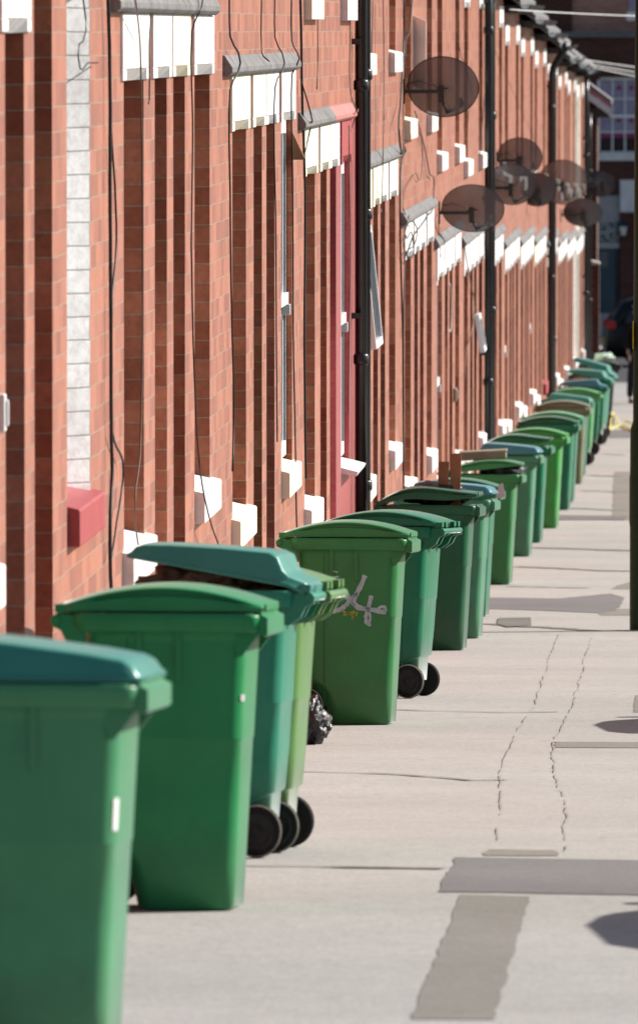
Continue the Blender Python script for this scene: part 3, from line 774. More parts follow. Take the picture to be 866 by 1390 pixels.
dish(728, 257, 108, .46, .40, 'dishsolid', 'dark solid satellite dish mostly behind two mesh dishes')
dish(764, 247, 114, .62, .56, 'dishgrey', 'grey mesh satellite dish in front of the far downpipe')
dish(791, 288, 128.5, .56, .40, 'dishsolid', 'solid grey satellite dish low beyond the far downpipe')
dish(815, 249, 147, .46, .42, 'dishnavy', 'navy satellite dish farthest along, before the end building')

# ------------------------------------------------------------------ wheelie bins
def rr(x0, x1, hw, r, z, n=5):
    pts = []
    for cx, cy, a0 in ((x1 - r, hw - r, 0), (x0 + r, hw - r, 90), (x0 + r, -hw + r, 180), (x1 - r, -hw + r, 270)):
        for k in range(n + 1):
            a = R(a0 + 90 * k / n); pts.append((cx + r * math.cos(a), cy + r * math.sin(a), z))
    return pts
PL = {}
def pl(key, c, **kw):
    if key not in PL: PL[key] = plastic(key, c, **kw)
    return PL[key]
GREENS = {
 'vivid': (.018, .22, .07), 'sage': (.055, .23, .105), 'teal': (.018, .205, .125), 'tealblue': (.042, .215, .165), 'olive': (.10, .225, .06),
 'leaf': (.03, .18, .052), 'jade': (.004, .145, .066), 'dark': (.005, .09, .034), 'bright': (.04, .27, .05), 'light': (.075, .31, .10),
 'oliveg': (.145, .165, .085), 'blue': (.06, .205, .24), 'greyg': (.05, .20, .105), 'black': (.02, .021, .022), 'mint': (.10, .34, .17)}
def GM(k, rough=.38, dirt=.35, low=True): return pl('bin_%s_plastic_' % ('body' if low else 'lid') + k, GREENS[k], rough=rough, dirt=dirt, low=low)
def make_bin(label, Y, xr, wheels, body, lid, lidtype='A', open_deg=0, yaw=0, scale=1.0, warp=0, handle=None):
    """Y: distance of the near face; xr: photo column of the rim's street end; wheels: 'wall' or 'street'"""
    s = F / Y; Xr = (xr - VX) / s
    yc = Y + .24 * scale
    ext = .398 if wheels == 'wall' else .43
    xc = max(Xr - ext * scale * .945, WX + .375)
    root = thing('wheelie_bin', label, 'wheelie bin', (xc, yc, gz(yc)), (math.atan(gslope(yc)), 0, R(yaw if wheels == 'street' else yaw - 3) + (math.pi if wheels == 'street' else 0)),
                 'wheelie bins standing along the wall')
    if wheels == 'street': root.rotation_euler.x *= -1
    root.scale = (scale * .94, scale, scale)
    wxc = -.228 if wheels == 'wall' else -.172
    bm_ = GM(body); lm_ = GM(lid, .34, .2, False); hm = GM(handle or body, low=False)
    # body: outer skin, flange, inner skin
    b = MB(); b.smooth = True
    rings = []
    def ring(z, dx0=0, dx1=0, grow=0, r=.066, zz=None):
        t = z / .95
        x0 = -.225 - .055 * t - grow + dx0; x1 = .246 + .047 * t + grow + dx1; hw = .205 + .063 * t + grow
        return rr(x0, x1, hw, r, z if zz is None else zz)
    rings += [ring(0.0, .13, -.012, -.012), ring(.012, .125, 0, 0), ring(.16, .10), ring(.20, .07), ring(.245, .005), ring(.40), ring(.570), ring(.575, grow=.0025), ring(.585, grow=.0025),
              ring(.75, grow=.002), ring(.90, grow=.002), ring(.935, grow=.004)]
    rings += [ring(.938, grow=.030, r=.045, dx1=.012), ring(.942, grow=.034, r=.045, dx1=.016), ring(.985, grow=.036, r=.045, dx1=.018), ring(1.0, grow=.033, r=.045, dx1=.014),
              ring(1.0, grow=-.006, r=.05), ring(.99, grow=-.012, r=.05), ring(.6, grow=-.016), ring(.10, grow=-.02)]
    b.loft(rings)
    b.smooth = False
    for sy in (-1, 1):                       # stiffening ribs on both sides, gusset below the rim
        for x in (-.085, .055):
            h0 = .205 + .063 * .80 + .002; h1 = .205 + .063 * .985 + .004
            for xa, xb in ((x - .009, x + .009),):
                vs = [(xa, sy * (h0 - .004), .765), (xb, sy * (h0 - .004), .765), (xb, sy * (h1 + .010), .936), (xa, sy * (h1 + .010), .936),
                      (xa, sy * (h0 + .010), .775), (xb, sy * (h0 + .010), .775), (xb, sy * (h1 - .012), .936), (xa, sy * (h1 - .012), .936)]
                b.add(vs, [(0, 1, 5, 4), (4, 5, 2, 3), (0, 4, 3, 7), (1, 6, 2, 5)])
        # front gusset
    # comb lip on the front
    b.prism_y([(.33, .935), (.362, .922), (.374, .93), (.374, .985), (.352, .995), (.352, 1.004), (.33, 1.004)], -.27, .27)
    b.prism_y([(.235, .937), (.268, .855), (.282, .855), (.345, .936)], -.262, -.254); b.prism_y([(.235, .937), (.268, .855), (.282, .855), (.345, .936)], .254, .262)
    # mould line down the side
    for sy in (-1, 1):
        b.add([(-.13, sy * .2085, .03), (-.126, sy * .2085, .03), (-.126, sy * .2685, .92), (-.13, sy * .2685, .92), (-.128, sy * .2115, .03), (-.128, sy * .2715, .92)],
              [(0, 4, 5, 3), (4, 1, 2, 5)])
    b.build('body', bm_, root)
    # handle: brackets and bar at the back
    h = MB()
    for sy in (-1, 1):
        h.prism_y([(-.28, .985), (-.375, 1.0), (-.40, .985), (-.40, .955), (-.365, .94), (-.345, .90), (-.30, .87), (-.275, .87)], sy * .255 - .014, sy * .255 + .014)
        h.prism_y([(-.28, .985), (-.375, 1.0), (-.40, .985), (-.40, .955), (-.365, .94), (-.345, .90), (-.30, .87), (-.275, .87)], sy * .12 - .010, sy * .12 + .010)
    h.smooth = True; h.tube([(-.385, -.285, .975), (-.385, .285, .975)], .017, 12)
    h.build('handle', hm, root, .004)
    # axle and wheels
    a = MB(); a.smooth = True; a.tube([(wxc, -.25, .1), (wxc, .25, .1)], .012, 8); a.build('axle', M['iron'], root)
    for sy in (-1, 1):
        w = MB(); w.smooth = True
        y0, y1 = sy * .215, sy * .265
        w.cyl_y(wxc, .1, y0, y1, [(0, .07), (.02, .09), (.12, .098), (.3, .1), (.7, .1), (.88, .098), (.98, .09), (1, .075)])
        wo = w.build('wheel', M['rubber'], root)
        k = MB(); k.smooth = True
        k.cyl_y(wxc, .1, y1 - sy * .004, y1 + sy * .006, [(0, .072), (.6, .072), (1, .066), (1, .058), (.5, .055), (.5, .022), (1, .02), (1, .001)])
        k.build('hub', M['hub'], wo)
        k = MB(); k.smooth = True
        k.cyl_y(wxc, .1, y1 - sy * .007, y1 - sy * .002, [(0, .0990), (.5, .0992), (1, .0965), (1, .0925), (0, .0925)])
        k.build('tyre_edge', M['dusty'], wo)
    # lid, built round its hinge
    l = MB(); l.smooth = False
    hx, hz = -.345, 1.012
    rings = []
    if lidtype == 'A':      # domed lid with a raised lip and a groove along each side
        nst = 22
        for i in range(nst + 1):
            q = i / nst; x = -.36 + .715 * q
            arch = math.sin(math.pi * min(1, max(0, (q - .02) / .96))) ** .8
            wv = warp * math.sin(q * 6.0) * .5
            z0 = 1.006 + wv; zt = 1.026 + .060 * arch + wv; zm = z0 + (zt - z0) * .62
            hw = .291 - (.02 if q < .04 else 0) - (.012 if q > .97 else 0)
            g = .016 if .16 < q < .90 else .0
            half = [(hw, z0), (hw + .002, zm), (hw - g, zm + .002), (hw - g, zt - .014), (hw - .001, zt - .010), (hw - .004, zt - .002), (hw - .03, zt + .004), (hw * .5, zt + .010), (0, zt + .012)]
            full = half + [(-y, z) for y, z in half[-2::-1]]
            rings.append([(x - hx, y, z - hz) for y, z in full])
    else:                   # flat wedge lid, deeper towards the hinge
        st = [(-.385, .990, 1.022, .25), (-.36, .990, 1.036, .283), (-.29, 1.004, 1.048, .287), (-.262, 1.004, 1.070, .288), (-.235, 1.004, 1.112, .289), (-.20, 1.004, 1.122, .289),
              (.0, 1.004, 1.104, .289), (.20, 1.004, 1.080, .289), (.30, 1.004, 1.064, .289), (.33, 1.004, 1.050, .288), (.345, 1.004, 1.030, .285), (.36, 1.006, 1.018, .27)]
        for x, z0, zt, hw in st:
            half = [(hw, z0), (hw + .001, z0 + .012), (hw - .004, z0 + .016), (hw - .012, zt - .012), (hw - .017, zt - .004), (hw - .030, zt), (hw * .5, zt + .004), (0, zt + .005)]
            full = half + [(-y, z) for y, z in half[-2::-1]]
            rings.append([(x - hx, y, z - hz) for y, z in full])
    l.smooth = True; l.loft(rings)
    if lidtype == 'A':      # stepped front grip and hinge knuckles
        l.smooth = False
        l.box(.325 - hx, .362 - hx, -.20, .20, 1.008 - hz, 1.030 - hz)
    for sy in (-.25, -.13, .13, .25):
        l.box(-.385 - hx, -.345 - hx, sy - .028, sy + .028, 1.0 - hz, 1.028 - hz)
    lo = l.build('lid', lm_, root, .004)
    lo.location = (hx, 0, hz); lo.rotation_euler = (0, -R(open_deg), 0)
    return root
B = {}
B[1] = make_bin('nearest green bin with teal wedge lid, cut off at lower left', 23.8, 220, 'wall', 'sage', 'tealblue', 'B')
B[2] = make_bin('vivid green bin with arched green lid, second from the front', 30.6, 379, 'wall', 'vivid', 'vivid', 'A')
B[3] = make_bin('teal bin with its teal lid propped open over cardboard rubbish', 34.2, 445, 'street', 'teal', 'tealblue', 'B', 9.5, yaw=-4)
B[4] = make_bin('light olive green bin half hidden behind the open teal one', 34.6, 468, 'street', 'olive', 'olive', 'A', 0, yaw=-4)
B[5] = make_bin('green bin with pale graffiti tag sprayed on its side', 49.0, 570, 'wall', 'leaf', 'leaf', 'A')
B[6] = make_bin('jade green bin turned so both black wheels show, behind the graffiti bin', 53.4, 622, 'street', 'jade', 'jade', 'A', 0, yaw=-9)
B[7] = make_bin('dark green bin with buckled lid and two planks sticking out', 63.0, 660, 'wall', 'dark', 'dark', 'A', 5, warp=.035)
B[8] = make_bin('grey green bin with blue lid right behind the bin of planks', 66.0, 680, 'wall', 'greyg', 'blue', 'B', 3)
B[9] = make_bin('jade bin with flat dark green lid and paper scrap on its corner', 72.2, 687, 'wall', 'jade', 'jade', 'A')
B[10] = make_bin('leaf green bin with lid ajar over a black bag and a box on top', 83.0, 716, 'wall', 'leaf', 'leaf', 'A', 6)
B[11] = make_bin('grey green bin with pale blue wedge lid, behind the boxed bin', 91.0, 741, 'wall', 'greyg', 'blue', 'B', 2)
B[12] = make_bin('dark green bin with buckled lid behind the pale blue lidded bin', 95.2, 755, 'wall', 'jade', 'dark', 'A', 5, warp=.035)
B[13] = make_bin('bright green bin with bright green lid in the middle of the row', 100, 776, 'wall', 'bright', 'bright', 'A')
B[14] = make_bin('dark jade bin with dark lid behind the bright green one', 107, 791, 'wall', 'jade', 'dark', 'A')
B[15] = make_bin('bin with mint green lid, mostly hidden by the dark jade one', 110.5, 796, 'wall', 'jade', 'mint', 'A')
B[16] = make_bin('olive grey bin with olive grey lid', 120, 806, 'wall', 'oliveg', 'oliveg', 'A')
B[17] = make_bin('bin with teal lid showing just over the olive grey bin', 124, 806, 'wall', 'jade', 'tealblue', 'B')
B[18] = make_bin('bright green bin with small black wheel, past the olive grey bin', 130, 820, 'street', 'light', 'light', 'A', 0, yaw=-3)
B[19] = make_bin('jade bin with flat blue lid near the far end of the row', 136, 822, 'street', 'jade', 'blue', 'B', 2)
B[20] = make_bin('green bin with teal lid propped half open, second from the far end', 142, 831, 'street', 'jade', 'tealblue', 'B', 10, yaw=-5)
B[21] = make_bin('far green bin with its teal lid raised highest', 145.5, 834, 'street', 'teal', 'tealblue', 'B', 20, yaw=-5)
B[22] = make_bin('black bin at the end of the row with a green bag on top', 152, 832, 'street', 'black', 'black', 'A', 0)

# side markings on bins (parts of their bins)
def face_y(z): return -(.205 + .063 * z / .95 + .004)
def ribbon(mb, pts, w):
    """strip on the near side of a bin: pts = (x, z) in bin coordinates"""
    n = len(pts); A = []; Bq = []
    for i, (x, z) in enumerate(pts):
        x0, z0 = pts[max(i - 1, 0)]; x1, z1 = pts[min(i + 1, n - 1)]
        d = math.hypot(x1 - x0, z1 - z0) or 1; nx, nz = -(z1 - z0) / d, (x1 - x0) / d
        ww = w * (.75 + .4 * random.random())
        for Lq, sg in ((A, 1), (Bq, -1)):
            xx, zz = x + nx * ww * sg, z + nz * ww * sg; Lq.append((xx, face_y(zz) - .0012, zz))
    for i in range(n - 1): mb.quad(A[i], A[i + 1], Bq[i + 1], Bq[i])
def dense(p, k=5):
    out = []
    for a, b in zip(p, p[1:]):
        for j in range(k): out.append((a[0] + (b[0] - a[0]) * j / k, a[1] + (b[1] - a[1]) * j / k))
    return out + [p[-1]]
# graffiti on bin 5, strokes measured on its side in photo pixels
s5 = F / 49.0
def gpx(x, y):
    xc5 = B[5].location.x; return (((x - VX) / s5 - xc5) / .94, (VY - y) / s5 - gz(49.0))
def gz3(x, y): return gpx(420 + x / 4.33, 730 + y / 4.33)
mb = MB()
strokes = [[(90, 412), (120, 432), (160, 440), (205, 425), (240, 395), (250, 360), (238, 335), (205, 325)],
           [(345, 225), (330, 265), (305, 315), (285, 355), (275, 385), (300, 415), (345, 425), (400, 430), (440, 442), (468, 440)],
           [(382, 345), (372, 385), (360, 430), (348, 470), (352, 500), (366, 515), (378, 510)],
           [(420, 425), (440, 410), (462, 412), (468, 436)], [(300, 330), (275, 350), (258, 385), (285, 405)], [(366, 430), (375, 470), (372, 500)]]
for st_, w_ in zip(strokes, (.0125, .0135, .0125, .0085, .008, .008)):
    ribbon(mb, dense([gz3(*p) for p in st_]), w_)
for st_ in ([(135, 208), (160, 203), (185, 208)], [(140, 232), (165, 236), (190, 233)]):
    ribbon(mb, dense([gz3(*p) for p in st_]), .0045)
mb.build('graffiti_tag', M['graffiti'], B[5])
mb = MB()
for st_ in ([(205, 430), (225, 445), (260, 455), (300, 462)], [(215, 462), (245, 452), (285, 440)], [(265, 485), (275, 462), (300, 445)]):
    ribbon(mb, dense([gz3(*p) for p in st_]), .007)
mb.build('paint_splash', M['yellowgreen'], B[5])
def sticker(i, x, z0, z1, w, mat='sticker', name='sticker'):
    """curved label on the bin's street corner, near side"""
    mb = MB(); mb.smooth = True
    n = 6; rows = []
    for z in (z0, z1):
        t = z / .95; x1 = .246 + .047 * t + .003; hw = .205 + .063 * t + .003; r = .05
        row = []
        for k in range(n + 1):
            a = R(-90 + 90 * (x + w * k / n)); r = .066; row.append((x1 - r + (r + .0015) * math.cos(a), -hw + r + (r + .0015) * math.sin(a), z))
        rows.append(row)
    for k in range(n): mb.quad(rows[0][k], rows[0][k + 1], rows[1][k + 1], rows[1][k])
    mb.build(name, M[mat], B[i])
sticker(1, .66, .615, .70, .3); sticker(2, .62, .705, .728, .3, 'paper')

# ------------------------------------------------------------------ rubbish in, on and between the bins
def lump(name, label, cat, c, size, mat, seed, amp=.25, freq=3.0, sub=4, flat=None):
    bm = bmesh.new(); bmesh.ops.create_icosphere(bm, subdivisions=sub, radius=1)
    for v in bm.verts:
        p = v.co.copy()
        d = 1 + amp * mnoise.noise(p * freq * .6 + Vector((seed, 0, 0))) + amp * .6 * abs(mnoise.noise(p * freq * 1.7 + Vector((0, seed, 0)))) - amp * .25 * abs(mnoise.noise(p * freq * 4 + Vector((0, 0, seed))))
        v.co = Vector((p.x * size[0], p.y * size[1], p.z * size[2])) * d
        if flat is not None and v.co.z < flat: v.co.z = flat + (v.co.z - flat) * .1
    me = bpy.data.meshes.new(name); bm.to_mesh(me); bm.free()
    for p in me.polygons: p.use_smooth = True
    me.materials.append(mat); o = bpy.data.objects.new(name, me); COL.objects.link(o); o.location = c
    return tag(o, label, cat)
def at_bin(i, x, y, z):
    return B[i].matrix_basis @ Vector((x, y, z))
bpy.context.view_layer.update()
lump('cardboard_rubbish', 'crumpled brown cardboard spilling under the propped teal lid', 'rubbish', at_bin(3, .06, .02, .98), (.25, .20, .13), M['card'], 3, .5, 5.5, 5)
lump('rubbish_bag', 'shiny black rubbish bag on the pavement beside the graffiti bin', 'rubbish bag', (-2.135, 46.2, gz(46.2) + .10), (.085, .12, .125), M['bagblack'], 8, .4, 3.4, 5, -.11)
lump('black_sack', 'black sack bulging out of the bin with the planks', 'rubbish bag', at_bin(7, .04, 0, 1.07), (.22, .17, .085), M['bagblack'], 12, .3, 3, 5)
lump('black_sack', 'black sack squeezed under the lid of the boxed bin', 'rubbish bag', at_bin(10, .17, -.03, 1.035), (.20, .22, .05), M['bagblack'], 21, .3, 4, 5)
lump('tan_rubbish_bag', 'tan rubbish bag under the half open teal lid at the far end', 'rubbish bag', at_bin(20, .10, 0, 1.01), (.24, .2, .10), M['bagtan'], 31, .35, 3)
lump('tan_rubbish_bag', 'tan and red rubbish under the highest raised teal lid', 'rubbish bag', at_bin(21, .08, 0, 1.02), (.24, .2, .12), M['bagtan'], 33, .35, 3)
lump('carrier_bag', 'pale green carrier bag lying on the black bin', 'carrier bag', at_bin(22, -.10, 0, 1.13), (.15, .16, .085), M['baggreen'], 41, .4, 3)
# planks
for dx, hgt, lab in ((.085, .345, 'shorter brown plank standing in the dark green bin'), (.175, .40, 'taller brown plank standing in the dark green bin')):
    mb = MB(); mb.box(-.036, .036, -.012, .012, -.55, hgt)
    o = mb.build('plank', M['wood'], bevel=.003); o.location = at_bin(7, dx, -.10, .955); o.rotation_euler = (R(-2), R(1.5), 0)
    tag(o, lab, 'plank', 'planks sticking out of the bin')
mb = MB(); mb.box(-.205, .205, -.16, .16, 0, .075); mb.box(-.215, .215, -.17, .17, .058, .079)
o = mb.build('flat_box', M['palewood'], bevel=.004); o.location = at_bin(10, -.02, .0, 1.135) + Vector((.0, 0, .0)); o.rotation_euler = (0, R(-3), 0)
tag(o, 'flat grey brown box lying on the lid of a leaf green bin', 'box')
mb = MB(); mb.add([(0, 0, 0), (.09, .02, .06), (.11, .015, -.05), (.0, 0, -.08), (.0, .004, 0), (.09, .024, .06), (.11, .019, -.05), (.0, .004, -.08)],
                  [(0, 1, 2, 3), (7, 6, 5, 4), (0, 4, 5, 1), (1, 5, 6, 2), (2, 6, 7, 3), (3, 7, 4, 0)])
o = mb.build('paper_scrap', M['paper']); o.location = at_bin(9, .30, -.29, 1.0); tag(o, 'torn off white paper scrap on the corner of the jade bin', 'paper')
# yellow hose by the far bins
mb = MB(); mb.smooth = True
hp = [gpt(829, 585, .02), gpt(845, 578, .02), gpt(866, 586, .02), gpt(880, 580, .02), gpt(850, 572, .02)]
rise = [gpt(829, 584, .02), gpt(832, 577, .16), gpt(834, 570, .12), gpt(843, 577, .02), gpt(852, 583, .02), gpt(866, 585, .02), gpt(884, 581, .02)]
def smooth(P, k=8):
    out = []
    for i in range(len(P) - 1):
        p0, p1, p2, p3 = P[max(i - 1, 0)], P[i], P[i + 1], P[min(i + 2, len(P) - 1)]
        for j in range(k):
            t = j / k
            out.append(.5 * ((2 * p1) + (p2 - p0) * t + (2 * p0 - 5 * p1 + 4 * p2 - p3) * t * t + (3 * p1 - p0 - 3 * p2 + p3) * t ** 3))
    return out + [P[-1]]
mb.tube(smooth(rise), .014, 8); mb.tube(smooth(hp), .014, 8)
tag(mb.build('hose', M['hose'], origin=hp[0]), 'pale yellow hose lying on the pavement beyond the last bins', 'hose')

# ------------------------------------------------------------------ lamp post
PY = 68.3; PX = -.70; gz0 = gz(PY)
root = thing('lamp_post', 'dark green lamp post on the pavement at the right edge', 'lamp post', (PX, PY, gz0))
mb = MB(); mb.smooth = True
prof = [(0, .084), (.02, .084), (.78, .084), (.80, .088), (1.15, .088), (1.165, .084), (1.50, .082), (1.56, .062), (6.2, .045)]
n = 24; mb.loft([[(PX + r * math.cos(2 * math.pi * k / n), PY + r * math.sin(2 * math.pi * k / n), gz0 + z - (.1 if z == 0 else 0)) for k in range(n)] for z, r in prof])
wpart(mb, 'column', M['post'], root)
mb = MB(); mb.box(PX - .045, PX + .045, PY + .075, PY + .092, gz0 + .35, gz0 + .95); wpart(mb, 'access_door', M['post'], root, .004)
mb = MB(); mb.smooth = True; mb.tube([(PX, PY, gz0 + 6.1), (PX + .1, PY, gz0 + 6.5), (PX + .5, PY, gz0 + 6.7), (PX + 1.1, PY, gz0 + 6.75)], .03, 10); wpart(mb, 'bracket_arm', M['post'], root)
mb = MB(); mb.box(PX + 1.0, PX + 1.6, PY - .12, PY + .12, gz0 + 6.68, gz0 + 6.8); wpart(mb, 'lantern', M['darkgrey'], root, .03)
z0 = gz0 + 2.10
mb = MB(); mb.box(PX - .064, PX - .058, PY - .06, PY + .10, z0, z0 + .20)
o = mb.build('notice_plate', M['yellow'], bevel=.001, origin=(PX, PY, z0)); tag(o, 'small yellow notice plate fixed on the lamp post', 'sign')

# ------------------------------------------------------------------ end of the row and the building across the street
root = thing('corner_house', 'shaded brick corner house with a lower roof past the last downpipe', 'house', (-4, 168, gz(168)))
y0, y1, xf, ze = 155.2 * K, 156.9 * K, -2.345 * K, -1.19 * K
mb = MB(); mb.box(-9, xf, y0, y1, gz(y1) - .4, ze); 
zr = ze + 4.5 * .6
mb.add([(xf, y0, ze), (-9, y0, ze), (-5.6, y0, ze + 2.3), (xf, y1, ze), (-9, y1, ze), (-5.6, y1, ze + 2.3)], [(0, 1, 2), (5, 4, 3)])
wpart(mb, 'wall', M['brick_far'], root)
mb = MB(); mb.prism_y([(xf + .26, ze - .05), (-5.6, ze + 2.42), (-5.6, ze + 2.49), (xf + .26, ze + .02)], y0 - .25, y1)
mb.prism_y([(-9.2, ze - .05), (-5.6, ze + 2.419), (-5.6, ze + 2.489), (-9.2, ze + .02)], y0 - .25, y1); wpart(mb, 'roof', M['slate'], root)
mb = MB(); mb.prism_y([(xf + .27, ze - .13), (-5.6, ze + 2.33), (-5.6, ze + 2.41), (xf + .27, ze - .052)], y0 - .27, y0 - .23); wpart(mb, 'barge_board', M['pinkstone'], root)
mb = MB(); mb.prism_y([(xf + .25, ze - .27), (-5.6, ze + 2.16), (-5.6, ze + 2.328), (xf + .25, ze - .132)], y0 - .26, y0 - .235); wpart(mb, 'verge_board', M['greyw'], root)
mb = MB(); mb.box(xf - .25, xf + .22, y0 - .2, y1, ze - .30, ze - .135); wpart(mb, 'gutter', M['iron'], root)
mb = MB()
root = thing('brick_buttress', 'narrow dark brick buttress with pale cap behind the far bins', 'buttress', (-2.5, 163, gz(163)))
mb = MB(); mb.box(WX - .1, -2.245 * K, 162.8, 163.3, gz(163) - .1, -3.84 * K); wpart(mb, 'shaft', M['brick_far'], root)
mb = MB(); mb.prism_y([(WX - .1, -3.84 * K), (-2.235 * K, -3.84 * K), (-2.235 * K, -3.81 * K), (WX - .1, -3.74 * K)], 162.7, 163.4); wpart(mb, 'cap', M['stoneblock'], root)

EY = 216.0; es = F / EY
ex = lambda x: (x - VX) / es
ez_ = lambda y: (VY - y) / es
gE = gz(EY)
root = thing('end_building', 'dark brick building across the end of the street with a white sash window', 'building', (0, EY, gE))
w = MB()
wx0, wx1, wz0, wz1 = ex(811), ex(873), ez_(207), ez_(104)
dx0, dx1, dz0, dz1 = ex(808), ex(842), gE, ez_(262)
bx0, bx1 = -11, 14
zl = ez_(50)
cols_ = sorted([bx0, dx0, dx1, wx0, wx1, bx1]); rows_ = [gE - .3, dz0, dz1, wz0, wz1, zl]
for i in range(len(cols_) - 1):
    for j in range(len(rows_) - 1):
        cx, cz = (cols_[i] + cols_[i + 1]) / 2, (rows_[j] + rows_[j + 1]) / 2
        if (wx0 < cx < wx1 and wz0 < cz < wz1) or (dx0 < cx < dx1 and dz0 < cz < dz1): continue
        w.quad((cols_[i], EY, rows_[j]), (cols_[i + 1], EY, rows_[j]), (cols_[i + 1], EY, rows_[j + 1]), (cols_[i], EY, rows_[j + 1]))
for a, b, c, d in ((wx0, wx1, wz0, wz1), (dx0, dx1, dz0, dz1)):
    for q in (((a, c), (a, d)), ((b, c), (b, d)), ((a, d), (b, d)), ((a, c), (b, c))):
        (xa, za), (xb, zb_) = q; w.quad((xa, EY, za), (xb, EY, zb_), (xb, EY + .2, zb_), (xa, EY + .2, za))
w.quad((bx0, EY, gE - .3), (bx0, EY + 9, gE - .3), (bx0, EY + 9, zl), (bx0, EY, zl)); w.quad((bx1, EY, gE - .3), (bx1, EY + 9, gE - .3), (bx1, EY + 9, zl), (bx1, EY, zl))
w.quad((bx0, EY + 9, gE - .3), (bx1, EY + 9, gE - .3), (bx1, EY + 9, zl), (bx0, EY + 9, zl))
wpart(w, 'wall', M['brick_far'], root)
mb = MB(); mb.box(bx0, bx1, EY - .12, EY + .4, zl, ez_(42)); wpart(mb, 'string_course', M['darkgrey'], root, .01)
mb = MB(); mb.box(ex(777), bx1, EY + .15, EY + 8.9, ez_(42), ez_(42) + 3.2); wpart(mb, 'upper_wall', M['brick_sunlit'], root)
mb = MB(); mb.box(bx0, ex(777) - .002, EY + .1, EY + 8.8, ez_(42), ez_(42) + 3.2); wpart(mb, 'chimney_breast', M['brick_far'], root)
mb = MB(); mb.prism_y([(bx0 - .3, ez_(42) + 3.2), (bx1 + .3, ez_(42) + 3.2), (bx1 + .3, ez_(42) + 3.4), (bx0 - .3, ez_(42) + 3.4)], EY - .3, EY + 9.2); wpart(mb, 'roof', M['slate'], root)
# upstairs window edge at the right
mb = MB(); mb.box(ex(851), ex(880), EY + .06, EY + .16, ez_(27), ez_(15)); uw = wpart(mb, 'upper_sill', M['white'], root)
mb = MB(); mb.box(ex(854), ex(880), EY + .11, EY + .16, ez_(15) , ez_(-40)); wpart(mb, 'upper_window', M['net'], root)
# sash window: frame, glazing bars, glass, nets
f = MB(); fy0, fy1 = EY + .05, EY + .12
tw = .055
f.box(wx0, wx1, fy0, fy1, wz1 - tw, wz1); f.box(wx0, wx1, fy0, fy1, wz0, wz0 + tw * .8); f.box(wx0, wx0 + tw * 1.3, fy0, fy1, wz0, wz1); f.box(wx1 - tw, wx1, fy0, fy1, wz0, wz1)
zm = (wz0 + wz1) / 2 - .02
f.box(wx0, wx1, fy0 - .01, fy1 - .01, zm - .035, zm + .035)
for x in (ex(832), ex(849), ex(866)): f.box(x - .018, x + .018, fy0 + .01, fy1 - .02, wz0, wz1)
for z in (ez_(133), ez_(178)): f.box(wx0, wx1, fy0 + .012, fy1 - .022, z - .016, z + .016)
fr = wpart(f, 'window', M['upvc'], root)
g = MB(); g.box(wx0, wx1, fy1 - .012, fy1 - .004, wz0, ez_(186)); ob = g.build('dark_pane', M['glass'], fr, origin=root.location); ob.location = (0, 0, 0)
g = MB(); g.box(wx0, wx1, fy1 - .011, fy1 - .003, ez_(185.9), wz1); ob = g.build('net_curtain', M['net'], fr, origin=root.location); ob.location = (0, 0, 0)
g = MB()
for x in (840.5, 857.5):
    for y in (118, 162): 
        cx, cz = ex(x), ez_(y); g.add([(cx - .07, fy1 - .016, cz), (cx, fy1 - .016, cz - .08), (cx + .07, fy1 - .016, cz), (cx, fy1 - .016, cz + .07)], [(0, 1, 2, 3)])
g.box(wx0 + .08, wx1, fy1 - .018, fy1 - .013, ez_(186), ez_(180)); ob = g.build('pink_trim', M['netpink'], fr, origin=root.location); ob.location = (0, 0, 0)
mb = MB(); mb.box(wx0 - .05, wx1 + .05, EY - .10, EY + .05, ez_(217), wz0); wpart(mb, 'sill', M['greyw'], root, .01)
# pale fascia board right of the doorway
mb = MB(); mb.box(ex(842.5), ex(900), EY - .06, EY - .001, ez_(287), ez_(243)); wpart(mb, 'fascia', M['greyw'], root, .01)
# doorway: scrollwork panel, door, kick panel
mb = MB(); mb.box(ex(809), ex(841.5), EY + .08, EY + .14, ez_(300), ez_(264)); wpart(mb, 'overdoor_frame', M['doorgrey'], root)
mb = MB(); mb.box(ex(809), ex(841.5), EY + .05, EY + .12, ez_(336), ez_(328)); wpart(mb, 'transom', M['doorgrey'], root)
mb = MB(); mb.box(ex(809), ex(841.5), EY + .10, EY + .15, ez_(328), ez_(300)); op_ = wpart(mb, 'overdoor_panel', M['darkgrey'], root)
mb = MB(); mb.smooth = True
def spiral(cx, cz, r0, r1, a0, a1, n=26): return [(cx + (r0 + (r1 - r0) * k / n) * math.cos(R(a0 + (a1 - a0) * k / n)), EY + .09, cz + (r0 + (r1 - r0) * k / n) * math.sin(R(a0 + (a1 - a0) * k / n))) for k in range(n + 1)]
mb.tube(spiral(ex(819), ez_(309), .15, .05, 180, -300), .024, 6); mb.tube(spiral(ex(832), ez_(318), .15, .04, 0, -460), .024, 6)
mb.tube(spiral(ex(831), ez_(306), .13, .05, 160, -200), .022, 6); mb.tube(spiral(ex(818), ez_(321), .12, .05, -20, 300), .022, 6)
mb.tube([(ex(810), EY + .09, ez_(314)), (ex(818), EY + .09, ez_(315)), (ex(826), EY + .09, ez_(313)), (ex(834), EY + .09, ez_(311)), (ex(841), EY + .09, ez_(313))], .024, 6)
ob = mb.build('scrollwork', M['scroll'], op_, origin=root.location); ob.location = (0, 0, 0)
mb = MB(); mb.box(ex(811), ex(836), EY + .10, EY + .15, ez_(424), ez_(336)); dr = wpart(mb, 'door', M['doorteal'], root)
mb = MB(); mb.box(ex(815), ex(826), EY + .085, EY + .0985, ez_(362), ez_(341)); ob = mb.build('notice', M['darkgrey'], dr, origin=root.location); ob.location = (0, 0, 0)
